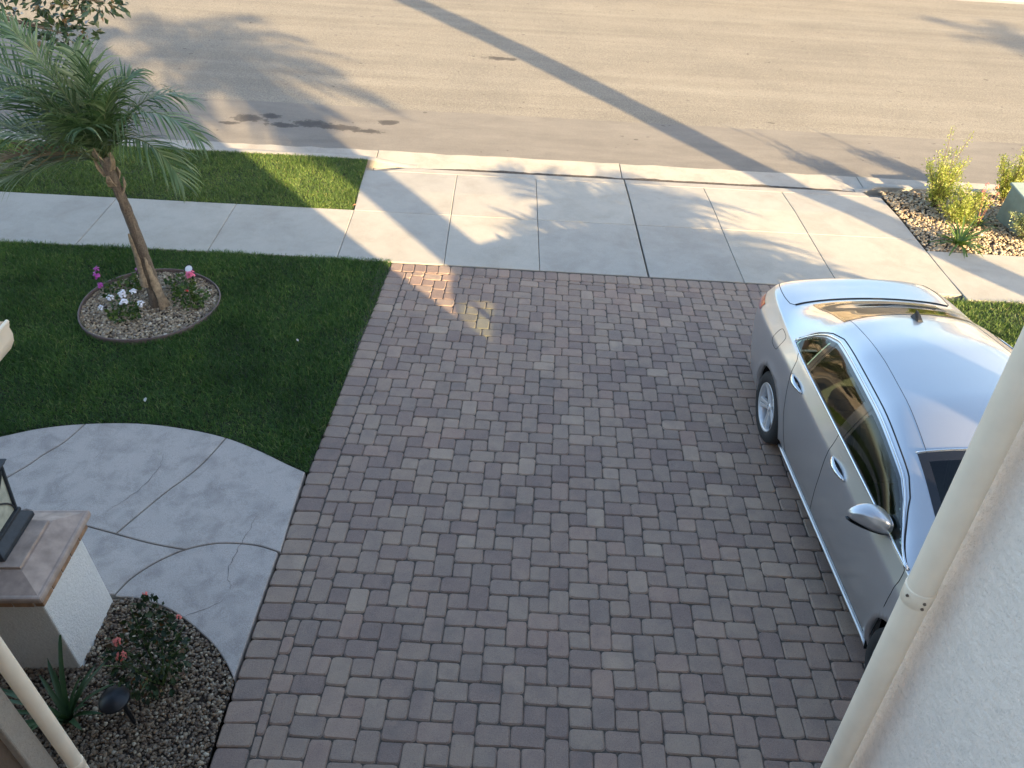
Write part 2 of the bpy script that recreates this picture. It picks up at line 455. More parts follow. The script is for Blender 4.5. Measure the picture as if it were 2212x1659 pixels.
def paver_geo(poly, rs, th=.05):
    o = round_poly(poly, .021, rs); n = len(o)
    c = sum(o, Vector((0, 0)))/n
    o = [p+Vector((rs.uniform(-.0024, .0024), rs.uniform(-.0024, .0024))) for p in o]
    ins = [p+(c-p).normalized()*.011 for p in o]
    V = [(p.x, p.y, -th) for p in o]+[(p.x, p.y, -.010) for p in o]+[(p.x, p.y, rs.uniform(-.0012, .0006)) for p in ins]
    F = [(r_*n+i, r_*n+(i+1) % n, (r_+1)*n+(i+1) % n, (r_+1)*n+i) for r_ in range(2) for i in range(n)]+[tuple(2*n+i for i in range(n))]
    return V, F
pieces = []     # (world polygon, type)
u = U6/6.0; g = .0016
def add_piece(x0, x1, y0, y1, kind):
    c = [(x0*u+g, y0*u+g), (x1*u-g, y0*u+g), (x1*u-g, y1*u-g), (x0*u+g, y1*u-g)]
    P = [Vector(lat(*p)) for p in c]
    Q = clip(P, planes)
    if not Q or area(Q) < .0016: return
    full = len(Q) == 4 and abs(area(Q)-area(P)) < 1e-7
    Q2 = []
    for p in Q:
        if not Q2 or (p-Q2[-1]).length > .006: Q2.append(p)
    if (Q2[0]-Q2[-1]).length < .006: Q2.pop()
    if len(Q2) >= 3: pieces.append((Q2, kind if full else 'cut'))
for k in range(-6, 40):
    for n_ in range(-8, 16):
        ax = 24*k; ay = 24*n_
        for ox, oy in ((0, 0), (-12, 12)):
            X, Y = ax+ox, ay+oy
            add_piece(X, X+9, Y-6, Y, 'wide'); add_piece(X+9, X+18, Y-6, Y, 'wide')
            add_piece(X+6, X+12, Y-15, Y-6, 'tall'); add_piece(X+6, X+12, Y-24, Y-15, 'tall')
            add_piece(X+12, X+18, Y, Y+6, 'square'); add_piece(X+12, X+18, Y+12, Y+18, 'square')
# soldier course down the lawn edge and across the top
def soldier(p0, p1, depth, wdt, inward):
    d = (p1-p0); L = d.length; d.normalize(); n_ = int(L/wdt); s_ = L/n_
    for i in range(n_):
        a = p0+d*(s_*i+.0018); b_ = p0+d*(s_*(i+1)-.0018)
        q = [a, b_, b_+inward*(depth-.004), a+inward*(depth-.004)]
        if area(q) < 0: q.reverse()
        pieces.append((q, 'border'))
for (x0, y0), (x1, y1) in zip(EDGE[:-1], EDGE[1:]):
    d = Vector((x1-x0, y1-y0)).normalized(); nrm = Vector((-d.y, d.x)); nrm = nrm if nrm.x > 0 else -nrm
    s0 = Vector((x0, y0))+d*(.2 if y0 > 8 else .0)
    soldier(s0, Vector((x1, y1)), BW, U6+.006, nrm)
soldier(TOPP+td*.0, TOPP+td*6.4, .192, U6-.002, tn)
# sink and tilt a little, nearest 300 (largest in view) are objects of their own
cam_p = Vector((0, 0, CAM_H)); scored = []
car_box = lambda c: 2.25 < c.x and 1.3 < c.y < 6.4
fwd = Vector((math.sin(YAW)*math.cos(PITCH), math.cos(YAW)*math.cos(PITCH), -math.sin(PITCH)))
def in_view(c, z):
    d = Vector((c.x, c.y, z))-cam_p; z_ = d.dot(fwd)
    if z_ <= 0: return False
    xr_ = d.x/z_*F_PX; dn = Vector((-math.sin(YAW)*math.sin(PITCH), -math.cos(YAW)*math.sin(PITCH), -math.cos(PITCH)))
    yr = d.dot(dn)/z_*F_PX
    if yr > 829 or abs(xr_) > 1106: return False
    return not (xr_ > 660+(829-yr)*.47)      # behind the downspout
for Q, kind in pieces:
    c = sum(Q, Vector((0, 0)))/len(Q)
    dist = (Vector((c.x, c.y, hz(c.x, c.y)))-cam_p).length
    vis = in_view(c, hz(c.x, c.y)) and not car_box(c)
    scored.append((0 if vis else 1, dist/math.sqrt(abs(area(Q))/.02), Q, kind, c))
scored.sort(key=lambda s: (s[0], s[1]))
rs = random.Random(5); shared = {}
JV, JF = [], []
for idx, (_, _, Q, kind, c) in enumerate(scored):
    dz = rs.uniform(-.003, .0015)
    mt = ground_matrix(c.x, c.y, 0, dz) @ Matrix.Rotation(rs.uniform(-.012, .012), 4, 'X') @ Matrix.Rotation(rs.uniform(-.012, .012), 4, 'Y')
    jit = Matrix.Rotation(rs.uniform(-.018, .018), 4, 'Z')
    loc = [p-c for p in Q]
    if idx < 300:
        key = (kind, rs.randrange(6)) if kind in ('wide', 'tall', 'square') else None
        me = shared.get(key)
        if me is None:
            V, F = paver_geo(loc, rs)
            me = bpy.data.meshes.new('paver'); me.from_pydata(V, [], F); me.materials.append(M['paver']); me.update()
            if key: shared[key] = me
        o = bpy.data.objects.new('paver', me); col.objects.link(o); o.parent = dw; o.matrix_world = mt @ jit
    else:
        V, F = paver_geo(loc, rs); b0 = len(JV); mm = mt @ jit
        JV += [tuple(mm @ Vector(p)) for p in V]; JF += [tuple(i+b0 for i in f) for f in F]
tag(mesh_obj('pavers', JV, JF, M['paver_i'], dw), kind='stuff')

# ---------------------------------------------------------------- curved front walk: slabs parted by tooled grooves
wk = sheet('walkway', np.linspace(-6.5, -1.86, 12), np.linspace(2.7, 5.0, 10), M['sand'], -.05)
lawn_c = [(-6.5, 4.35), (-5.4, 4.82), (-4.9, 5.06), (-4.53, 5.21), (-4.23, 5.33), (-3.87, 5.40), (-3.41, 5.42), (-2.97, 5.36), (-2.58, 5.25), (-2.25, 5.09), (-1.98, 4.93), (-1.80, 4.83)]
gA = [(-3.87, 5.40), (-3.95, 5.15), (-4.06, 4.98), (-4.16, 4.80), (-4.5, 4.35), (-5.0, 3.8)]
gB = [(-2.58, 5.25), (-2.68, 4.92), (-2.78, 4.72), (-2.89, 4.54), (-3.10, 4.12)]
gC = [(-3.9, 4.36), (-3.43, 4.22), (-3.10, 4.12), (-2.8, 4.03), (-2.52, 3.97)]
gD = [(-2.88, 3.55), (-2.83, 3.68), (-2.74, 3.80), (-2.63, 3.90), (-2.52, 3.97), (-2.38, 4.02), (-2.23, 4.04), (-2.0, 4.02), (-1.80, 3.95)]
bedc = [(-2.87, 3.53), (-2.72, 3.52), (-2.58, 3.48), (-2.44, 3.42), (-2.31, 3.34), (-2.18, 3.24), (-2.06, 3.14), (-1.95, 3.02), (-1.85, 2.88)]
ex = lambda y: edge_x(y)-.012
def cr(P, n=4):
    """smooth curve through the given points (the points themselves are kept)"""
    o = []; m = len(P)
    for i in range(m-1):
        p0, p1, p2, p3 = P[max(i-1, 0)], P[i], P[i+1], P[min(i+2, m-1)]
        o.append(p1)
        for k in range(1, n):
            t = k/n
            o.append(tuple(.5*(2*b_+(c_-a_)*t+(2*a_-5*b_+4*c_-d_)*t*t+(3*b_-a_-3*c_+d_)*t**3) for a_, b_, c_, d_ in zip(p0, p1, p2, p3)))
    return o+[P[-1]]
lawn_c, gA, gB, gC, gD, bedc = cr(lawn_c), cr(gA), cr(gB), cr(gC), cr(gD), cr(bedc)
def seg(c_, a, b_):
    i, j = c_.index(a), c_.index(b_)
    return c_[i:j+1] if i <= j else c_[j:i+1][::-1]
def inset(poly, d):
    n = len(poly); P = [Vector(p) for p in poly]
    if area(P) < 0: P.reverse()
    o = []
    for i in range(n):
        e1 = (P[i]-P[i-1]).normalized(); e2 = (P[(i+1) % n]-P[i]).normalized()
        nn = Vector((-(e1.y+e2.y), e1.x+e2.x)).normalized(); o.append(P[i]+nn*(d/max(.5, math.sqrt(max(0, (1+e1.dot(e2))/2)))))
    return [(p.x, p.y) for p in o]
A0, B0, B1, JC, L0, L1 = (-3.87, 5.40), (-2.58, 5.25), (-3.10, 4.12), (-2.52, 3.97), lawn_c[0], lawn_c[-1]
slabs = [
    seg(lawn_c, L0, A0) + gA[1:] + [(-6.5, 3.8)],
    gA[::-1] + seg(lawn_c, A0, B0)[1:-1] + gB + seg(gC, B1, gC[0])[1:] + [(-4.6, 4.0)],
    seg(lawn_c, B0, L1) + [(ex(4.4), 4.4)] + seg(gD, gD[-1], JC) + seg(gC, JC, B1)[1:] + gB[-2:0:-1],
    gD[:-1] + [(ex(3.95), 3.95), (ex(3.4), 3.4)] + bedc[::-1],
    gC + seg(gD, JC, gD[0])[1:] + [(-3.0, 3.55), (-4.4, 3.55), (-4.4, 3.95)],
]
for s_ in slabs:
    q = inset(s_, .006)
    slab('slab', q, M['walk'], wk, top=.006, th=.07, bev=.006)

for pts in ([(-2.07, 4.33), (-2.10, 4.12), (-2.13, 3.95), (-2.15, 3.78), (-2.10, 3.66), (-2.06, 3.58)], [(-2.08, 3.52), (-2.17, 3.45), (-2.27, 3.40), (-2.36, 3.35)], [(-3.05, 5.02), (-3.02, 4.85), (-3.08, 4.62), (-3.20, 4.42), (-3.27, 4.34)], [(-3.62, 4.95), (-3.55, 5.05)]):
    P2 = []
    for a, b_ in zip(pts[:-1], pts[1:]):
        for k in range(6): P2.append((a[0]+(b_[0]-a[0])*k/6+random.uniform(-.008, .008), a[1]+(b_[1]-a[1])*k/6+random.uniform(-.008, .008)))
    V, F = [], []
    for i, (x, y) in enumerate(P2):
        ww = .0022*math.sin(math.pi*(i+.5)/len(P2))**.5*random.uniform(.5, 1.3)
        dx, dy = P2[min(i+1, len(P2)-1)][0]-P2[max(i-1, 0)][0], P2[min(i+1, len(P2)-1)][1]-P2[max(i-1, 0)][1]; L = math.hypot(dx, dy) or 1
        z = hz(x, y)+.0088; V += [(x-dy/L*ww, y+dx/L*ww, z), (x+dy/L*ww, y-dx/L*ww, z)]
    for i in range(len(P2)-1): F.append((2*i, 2*i+1, 2*i+3, 2*i+2))
    mesh_obj('crack', V, F, M['crack'], wk)
# ================================================================ LAWNS
def foliage_mat(name, stops, rough=.6, trans=.25, spec=.3, var_scale=0):
    m, t, b = mat_new(name)
    g = t.nodes.new('ShaderNodeNewGeometry')
    c = ramp(t, g.outputs['Random Per Island'], stops)
    if var_scale:
        f = noise(t, coords(t, 'World'), var_scale, 4, .6)
        c = mix(t, 1.0, c, ramp(t, f, [(.28, (.62, .66, .60)), (.5, (.95, .97, .9)), (.72, (1.45, 1.32, 1.15))]), 'MULTIPLY')
    t.links.new(c, b.inputs['Base Color']); b.inputs['Roughness'].default_value = rough
    b.inputs['Specular IOR Level'].default_value = spec
    if trans:
        tr = t.nodes.new('ShaderNodeBsdfTranslucent'); mx = t.nodes.new('ShaderNodeMixShader')
        t.links.new(mix(t, 1.0, c, (1.15, 1.3, .6), 'MULTIPLY'), tr.inputs[0])
        mx.inputs[0].default_value = trans
        t.links.new(b.outputs[0], mx.inputs[1]); t.links.new(tr.outputs[0], mx.inputs[2])
        t.links.new(mx.outputs[0], t.nodes['Material Output'].inputs[0])
    return m
M['grass'] = foliage_mat('grass', [(0, (.042, .086, .030)), (.35, (.060, .128, .042)), (.7, (.088, .165, .052)), (.93, (.14, .205, .07)), (1, (.27, .27, .14))], .5, .4, .3, 1.6)

M['grass2'] = foliage_mat('verge_grass', [(0, (.062, .115, .028)), (.35, (.092, .16, .038)), (.7, (.13, .20, .052)), (.93, (.18, .235, .072)), (1, (.30, .28, .13))], .5, .15, .3, 1.6)

def poly_mask(P, poly):
    x, y = P[:, 0], P[:, 1]; ins = np.zeros(len(P), bool); n = len(poly)
    for i in range(n):
        x0, y0 = poly[i-1]; x1, y1 = poly[i]
        c = ((y0 > y) != (y1 > y)); xx = (x1-x0)*(y-y0)/((y1-y0) if y1 != y0 else 1e-9)+x0
        ins ^= c & (x < xx)
    return ins
def lawn(name, label, poly, density, holes=(), hgt=(.032, .058), gm='grass'):
    xs = [p[0] for p in poly]; ys = [p[1] for p in poly]
    x0, x1, y0, y1 = min(xs), max(xs), min(ys), max(ys)
    base = mesh_obj(name, [(x, y, hz(x, y)-.018) for x, y in dense(poly)], [tuple(range(len(dense(poly))))], M['soil'])
    tag(base, kind='structure')
    n = int((x1-x0)*(y1-y0)*density); P = np.c_[rng.uniform(x0, x1, n), rng.uniform(y0, y1, n)]
    k = poly_mask(P, poly)
    for cx_, cy_, r_ in holes: k &= (P[:, 0]-cx_)**2+(P[:, 1]-cy_)**2 > r_*r_
    P = P[k]; n = len(P)
    # gentle clumping: blades lean with a slow noise field
    ph = np.sin(P[:, 0]*5.3+1.7*np.sin(P[:, 1]*3.1))+np.cos(P[:, 1]*6.1+1.3*np.sin(P[:, 0]*4.2))
    L = rng.uniform(*hgt, n)*(1+.16*ph); a = rng.uniform(0, 2*np.pi, n); lean = np.abs(rng.normal(.8, .4, n))
    bx = np.cos(a)*lean*L; by = np.sin(a)*lean*L; zz = L*np.sqrt(np.clip(1-(lean*.55)**2, .15, 1))
    wd = rng.uniform(.0022, .0042, n); t = rng.uniform(0, 2*np.pi, n); wx, wy = np.cos(t)*wd, np.sin(t)*wd
    Z = h(P[:, 0], P[:, 1])-.016
    V = np.empty((n, 5, 3))
    V[:, 0] = np.c_[P[:, 0]-wx, P[:, 1]-wy, Z]; V[:, 1] = np.c_[P[:, 0]+wx, P[:, 1]+wy, Z]
    V[:, 2] = np.c_[P[:, 0]+bx*.45+wx*.8, P[:, 1]+by*.45+wy*.8, Z+zz*.62]; V[:, 3] = np.c_[P[:, 0]+bx*.45-wx*.8, P[:, 1]+by*.45-wy*.8, Z+zz*.62]
    V[:, 4] = np.c_[P[:, 0]+bx, P[:, 1]+by, Z+zz]
    i = np.arange(n)[:, None]*5
    F = np.concatenate([i+np.array([[0, 1, 2]]), i+np.array([[0, 2, 3]]), i+np.array([[3, 2, 4]])])
    o = big_mesh(name+'_grass', V.reshape(-1, 3), F, M[gm])
    return tag(o, label, 'grass', kind='stuff')
def dense(poly, s=.4):
    o = []
    for i in range(len(poly)):
        a, b_ = Vector(poly[i]), Vector(poly[(i+1) % len(poly)]); k = max(1, int((b_-a).length/s))
        for j in range(k): o.append(tuple(a.lerp(b_, j/k)))
    return o
RING = (-4.0, 7.37, .71)
lc = [(x, y+.012) for x, y in lawn_c]
lawn('front_lawn', 'dark green mown lawn around the round gravel bed', [(-7.6, 8.585), (-7.6, 3.9)] + lc + [(-1.785, 4.83), (-1.545, 8.5), (-1.56, 8.585)], 7800, [RING])
lawn('verge_lawn', 'grass strip between sidewalk and street curb crossed by a band of sun', [(-9.2, 9.852), (-2.225, 9.852), (-2.27, 11.535), (-9.2, 11.535)], 6500, hgt=(.028, .046), gm='grass2')
lawn('side_lawn', 'grass on the far side of the silver car', [(4.98, 3.6), (8.4, 3.6), (8.4, 8.26), (4.98, 8.28)], 4200, gm='grass2')

# ================================================================ GRAVEL
def gravel_mat(name, stops):
    m, t, b = mat_new(name); g = t.nodes.new('ShaderNodeNewGeometry')
    c = ramp(t, g.outputs['Random Per Island'], stops)
    f = noise(t, coords(t, 'World'), 90, 3, .6)
    c = mix(t, 1.0, c, ramp(t, f, [(.3, (.75, .75, .75)), (.7, (1.15, 1.13, 1.1))]), 'MULTIPLY')
    t.links.new(c, b.inputs['Base Color']); b.inputs['Roughness'].default_value = .8; return m
M['gravel'] = gravel_mat('river_gravel', [(0, (.14, .105, .08)), (.2, (.27, .215, .15)), (.45, (.37, .285, .18)), (.62, (.25, .22, .19)), (.8, (.45, .36, .24)), (.95, (.54, .46, .34)), (1, (.62, .57, .48))])
M['gravel2'] = gravel_mat('mixed_gravel', [(0, (.09, .06, .045)), (.3, (.19, .135, .09)), (.55, (.27, .19, .12)), (.72, (.19, .155, .125)), (.9, (.36, .28, .19)), (1, (.55, .48, .37))])
M['gravel3'] = gravel_mat('tan_gravel', [(0, (.22, .16, .10)), (.3, (.39, .30, .195)), (.6, (.50, .40, .265)), (.85, (.39, .32, .24)), (1, (.62, .53, .39))])
ico_v, ico_f = [], []
_b = bmesh.new(); bmesh.ops.create_icosphere(_b, subdivisions=1, radius=1)
_b.verts.ensure_lookup_table()
ico_v = np.array([v.co[:] for v in _b.verts]); ico_f = np.array([[v.index for v in f.verts] for f in _b.faces]); _b.free()
def gravel(name, label, poly, n, size, mat, mask=None, soil=True):
    xs = [p[0] for p in poly]; ys = [p[1] for p in poly]
    if soil:
        d_ = dense(poly); tag(mesh_obj(name+'_soil', [(x, y, hz(x, y)-.03) for x, y in d_], [tuple(range(len(d_)))], M['earth']), kind='structure')
    P = np.c_[rng.uniform(min(xs), max(xs), n*3), rng.uniform(min(ys), max(ys), n*3)]
    P = P[poly_mask(P, poly)]
    if mask is not None: P = P[mask(P)]
    P = P[:n]; n = len(P)
    k = len(ico_v); s = rng.uniform(size[0], size[1], n)*np.where(rng.random(n) < .08, 1.5, 1)
    sc = np.c_[s*rng.uniform(.8, 1.35, n), s*rng.uniform(.7, 1.0, n), s*rng.uniform(.45, .7, n)]
    a = rng.uniform(0, 2*np.pi, n); ca, sa = np.cos(a), np.sin(a); tl = rng.uniform(-.5, .5, n)
    B = ico_v[None]*(1+rng.uniform(-.22, .22, (n, k, 1)))*sc[:, None]
    Y = B[:, :, 1]*np.cos(tl)[:, None]-B[:, :, 2]*np.sin(tl)[:, None]; Zr = B[:, :, 1]*np.sin(tl)[:, None]+B[:, :, 2]*np.cos(tl)[:, None]
    X = B[:, :, 0]
    Vx = X*ca[:, None]-Y*sa[:, None]+P[:, 0:1]; Vy = X*sa[:, None]+Y*ca[:, None]+P[:, 1:2]
    Vz = Zr+(h(P[:, 0], P[:, 1])-.022+rng.uniform(0, .02, n))[:, None]
    V = np.stack([Vx, Vy, Vz], 2).reshape(-1, 3); F = (ico_f[None]+(np.arange(n)*k)[:, None, None]).reshape(-1, 3)
    return tag(big_mesh(name, V, F, mat), label, 'gravel', kind='stuff')
circ = [(RING[0]+(RING[2]-.01)*math.cos(a), RING[1]+(RING[2]-.01)*math.sin(a)) for a in np.linspace(0, 2*math.pi, 40, endpoint=False)]
gravel('ring_gravel', 'tan and grey gravel filling the round bed at the palm', circ, 5600, (.010, .018), M['gravel'])
bed_poly = [(-4.3, 3.5)]+[(-2.88, 3.52)]+bedc[1:]+[(-1.86, 2.7), (-1.85, 1.9), (-4.3, 1.9)]
gravel('bed_gravel', 'brown and grey gravel in the corner bed by the pillar', bed_poly, 15000, (.008, .014), M['gravel2'], mask=lambda P: ~((P[:, 0] < -2.88) & (P[:, 1] > 2.97)))
gravel('verge_gravel', 'sunlit tan gravel around the lime shrubs near the street', [(5.40, 9.56), (9.5, 9.54), (9.5, 11.49), (5.40, 11.42)], 9000, (.014, .026), M['gravel3'])

# round edging strip
M['edging'] = simple('edging_plastic', (.13, .09, .08), .6, var=.3, scale=20)
e = MB(); n_ = 72
for ring, (dr, dz) in enumerate(((-.008, -.03), (-.008, .024), (-.004, .030), (.006, .030), (.010, .024), (.010, -.03))):
    for j in range(n_):
        a = 2*math.pi*j/n_; r_ = RING[2]+dr+.006*math.sin(a*3+1)+.004*math.sin(a*5); x, y = RING[0]+r_*math.cos(a), RING[1]+r_*math.sin(a)
        e.v.append((x, y, hz(x, y)+dz))
for i in range(5):
    for j in range(n_): e.f.append((i*n_+j, (i+1)*n_+j, (i+1)*n_+(j+1) % n_, i*n_+(j+1) % n_))
tag(e.build('lawn_edging', M['edging'], smooth=True), 'dark brown plastic edging ring around the round gravel bed', 'edging')

# ================================================================ PALMS
M['bark'] = None
def bark_mat():
    m, t, b = mat_new('palm_bark'); v = coords(t, 'World')
    f = noise(t, coords(t, 'World', (14, 14, 3)), 2.2, 6, .65, .4); r2 = noise(t, v, 60, 3)
    c = ramp(t, f, [(.25, (.055, .036, .026)), (.5, (.135, .098, .07)), (.72, (.27, .21, .15))])
    c = mix(t, .25, c, ramp(t, r2, [(.3, (.06, .04, .03)), (.7, (.42, .34, .25))]))
    t.links.new(c, b.inputs['Base Color']); b.inputs['Roughness'].default_value = .9
    bump(t, b, math_n(t, 'ADD', f, r2), .8, .012); return m
M['bark'] = bark_mat()
M['boot'] = simple('leaf_base_husk', (.30, .22, .14), .85, var=.45, scale=26, bstr=.5)
M['frond'] = foliage_mat('palm_leaflet', [(0, (.036, .075, .024)), (.4, (.078, .135, .05)), (.8, (.14, .20, .09)), (1, (.22, .27, .14))], .4, .25, .5)
M['frond_dry'] = foliage_mat('dry_leaflet', [(0, (.16, .10, .05)), (.6, (.26, .17, .09)), (1, (.32, .24, .13))], .7, .2)
M['rachis'] = simple('leaf_stem', (.13, .16, .06), .5, var=.3, scale=30)

def frond(name, parent, p0, dirv, length, droop, nleaf, leaf_len, rs, mat, wind=Vector((0, 0, 0)), leaf_w=.011, start=.16, vshape=.55, hang=.5):
    """pinnate leaf: curved stem with two ranks of narrow bent leaflets"""
    d = Vector(dirv).normalized(); p = Vector(p0); pts = [p.copy()]; st = 14
    for i in range(st):
        t = i/st
        d = (d+Vector((0, 0, -droop*(.35+1.3*t)))/st+wind*(t/st)).normalized()
        p = p+d*(length/st); pts.append(p.copy())
    mb = MB(); rad = [max(.0022, .011*(1-.85*i/st)) for i in range(st+1)]
    mb.tube(pts, rad, 5)
    stem = mb.build('stem', M['rachis'], None, True)
    V, F = [], []
    for side in (-1, 1):
        for k in range(nleaf):
            t = start+(1-start)*(k+.5*(side > 0)+rs.uniform(-.2, .2))/nleaf
            t = min(.995, max(start, t)); fi = t*st; i = min(st-1, int(fi)); q = pts[i].lerp(pts[i+1], fi-i)
            tg = (pts[i+1]-pts[i]).normalized()
            sidev = tg.cross(Vector((0, 0, 1)));
            if sidev.length < .05: sidev = tg.cross(Vector((1, 0, 0)))
            sidev.normalize(); up = sidev.cross(tg)
            ll = leaf_len*(.55+.75*math.sin(math.pi*min(1, .12+t*.9)))*rs.uniform(.8, 1.12)
            dl = (sidev*side*rs.uniform(.75, 1.05)+tg*(.55+.7*t)+up*vshape*rs.uniform(.3, 1.1)).normalized()
            wv = dl.cross(up).normalized(); w_ = leaf_w*rs.uniform(.75, 1.2)
            b = len(V); a = q.copy(); seg = 4; dd = dl.copy()
            hk = hang*rs.uniform(.4, 1.6)
            for s_ in range(seg+1):
                ws = w_*(1-(s_/seg)**2.2)*(.55 if s_ == 0 else 1)
                wv2 = dd.cross(up).normalized() if dd.cross(up).length > .01 else wv
                V.append(tuple(a+wv2*ws)); V.append(tuple(a-wv2*ws))
                dd = (dd+Vector((0, 0, -hk*(s_+1)/seg*.55))+wind*.10).normalized(); a = a+dd*(ll/seg)
            for s_ in range(seg): F.append((b+2*s_, b+2*s_+1, b+2*s_+3, b+2*s_+2))
    o = big_mesh(name, np.array(V), np.array(F), mat, parent)
    stem.parent = o
    return o

def palm_trunk(parent, base, top, r0, r1, rs, flare=1.25, boots=0, boot_from=.5):
    base, top = Vector(base), Vector(top); n = 22; m = 18; V, F = [], []
    for i in range(n+1):
        t = i/n; c = base.lerp(top, t)+Vector((.03*math.sin(t*3.1), .015*math.sin(t*4), 0))*(1 if r0 < .2 else 0)
        r_ = (r1+(r0-r1)*(1-t)**2.2 if r0 < .1 else r0+(r1-r0)*t); r_ *= 1+(flare-1)*max(0, 1-t*6)
        for j in range(m):
            a = 2*math.pi*j/m; rr = r_*(1+.05*math.sin(a*3+t*9)+rs.uniform(-.05, .05)+(.05 if i % 2 else -.02))
            V.append((c.x+rr*math.cos(a), c.y+rr*math.sin(a), c.z))
    for i in range(n):
        for j in range(m): F.append((i*m+j, i*m+(j+1) % m, (i+1)*m+(j+1) % m, (i+1)*m+j))
    F.append(tuple(n*m+j for j in range(m)))
    o = mesh_obj('trunk', V, F, M['bark'], parent, True)
    for k in range(boots):
        t = boot_from+(1-boot_from)*(k+.5)/boots; c = base.lerp(top, t); a = k*2.4+rs.uniform(-.3, .3)
        r_ = (r0+(r1-r0)*t)
        d = Vector((math.cos(a), math.sin(a), 0)); sdir = Vector((-math.sin(a), math.cos(a), 0)); L = rs.uniform(.10, .19)*(1 if r0 < .2 else 2)
        w0 = rs.uniform(.03, .05); q = c+d*r_*.85; e_ = q+d*L*.30+Vector((0, 0, L)); mid = q.lerp(e_, .5)+d*.012
        b = MB().add([q-sdir*w0, q+sdir*w0, mid+sdir*w0*.7, mid-sdir*w0*.7, e_+sdir*w0*.35, e_-sdir*w0*.35,
                      q-sdir*w0+d*.012, q+sdir*w0+d*.012, mid+sdir*w0*.7+d*.018, mid-sdir*w0*.7+d*.018, e_+sdir*w0*.3+d*.01, e_-sdir*w0*.3+d*.01],
                     [(0, 1, 2, 3), (3, 2, 4, 5), (7, 6, 9, 8), (8, 9, 11, 10), (1, 7, 8, 2), (2, 8, 10, 4), (6, 0, 3, 9), (9, 3, 5, 11), (4, 10, 11, 5)])
        b.build('leaf_base', M['boot'], parent)
    return o

# the small feather palm in the round bed
rs = random.Random(21)
pb = Vector((-3.93, 7.40, hz(-3.93, 7.40)-.03)); pt = Vector((-3.97, 7.38, 1.92))
palm = empty('palm_tree', pb); tag(palm, 'young feather palm leaning in the round gravel bed, fronds blown left', 'palm tree')
def sub(o):       # build in world coordinates, keep the transform under the parent
    o.matrix_parent_inverse = o.parent.matrix_basis.inverted(); return o
before = set(bpy.data.objects)
palm_trunk(palm, pb, pt, .082, .046, rs, 1.1, 8, .76)
# split sheath on the lower trunk, hanging strip of old bark
for (a, z0, z1, w_) in ((-.6, .0, .62, .05), (-1.7, .30, .90, .03)):
    V = []; k = 9
    for i in range(k):
        t = i/(k-1); z = pb.z+z0+(z1-z0)*t; c = pb.lerp(pt, (z-pb.z)/(pt.z-pb.z)); d = Vector((math.cos(a), math.sin(a), 0)); s_ = Vector((-d.y, d.x, 0))
        zt = (z-pb.z)/(pt.z-pb.z); off = (.048+.05*(1-zt)**2.2)*1.12+.05*max(0, (1-t)-.45)
        ww = w_*(1-t)**.6*(1+.2*math.sin(i*2.1))+.006
        for sg in (-1, 1): V.append(c+d*off+s_*ww*sg+Vector((0, 0, z-c.z))); V.append(c+d*(off-.014)+s_*ww*sg+Vector((0, 0, z-c.z)))
    F = []
    for i in range(k-1):
        b = i*4
        F += [(b, b+2, b+6, b+4), (b+3, b+1, b+5, b+7), (b+2, b+3, b+7, b+6), (b+1, b, b+4, b+5)]
    mesh_obj('bark_sheath', V, F, M['boot'], palm, True)
wl = Vector((-.55, .05, .0))
FR = [  # direction, length, droop, dry
    ((-.75, .1, .95), 1.55, .7, 0), ((-.45, .3, 1.1), 1.45, .55, 0), ((-.22, -.1, 1.2), 1.3, .5, 0), ((-.95, -.15, .7), 1.5, .95, 0), ((-1.0, .35, .55), 1.4, 1.1, 0),
    ((-.6, .0, 1.0), 1.6, .6, 0), ((-.85, .25, .85), 1.5, .8, 0), ((-1.0, -.1, .42), 1.4, 1.5, 1), ((-.6, -.45, .8), 1.1, 1.1, 0), ((-.05, .35, 1.15), 1.0, .7, 0),
    ((-1.05, .0, .22), 1.2, .9, 0), ((-.95, -.3, .05), 1.15, .7, 0), ((-1.0, .2, -.05), 1.1, .5, 0), ((-.35, .5, .75), 1.0, 1.3, 0), ((-.3, -.25, .95), .95, .9, 0),
    ((.62, -.12, .98), 1.35, 2.5, 0), ((.5, .15, 1.0), 1.15, 2.0, 0), ((.7, -.3, .78), 1.15, 2.9, 0), ((.12, .1, 1.2), .85, .8, 0), ((.25, .3, 1.0), .9, 1.3, 0), ((.1, -.35, .9), .7, 1.6, 0), ((.3, -.1, 1.1), .8, 1.1, 0)]
for dv, L, dr, dry in FR:
    wnd = wl*(1 if dv[0] < .1 else .12)
    frond('frond', palm, pt+Vector((rs.uniform(-.03, .03), rs.uniform(-.03, .03), rs.uniform(-.06, .02))), dv, L, dr, 40, .38, rs, M['frond_dry'] if dry else M['frond'], wnd*.8, .0105, .14, .5, .55 if dv[0] < .1 else .9)
spear = MB().tube([pt, pt+Vector((-.02, .02, .4)), pt+Vector((-.08, .03, .75))], [.018, .012, .002], 6).build('spear_leaf', M['frond'], palm, True)
for o in set(bpy.data.objects)-before:
    if o.parent == palm: sub(o)

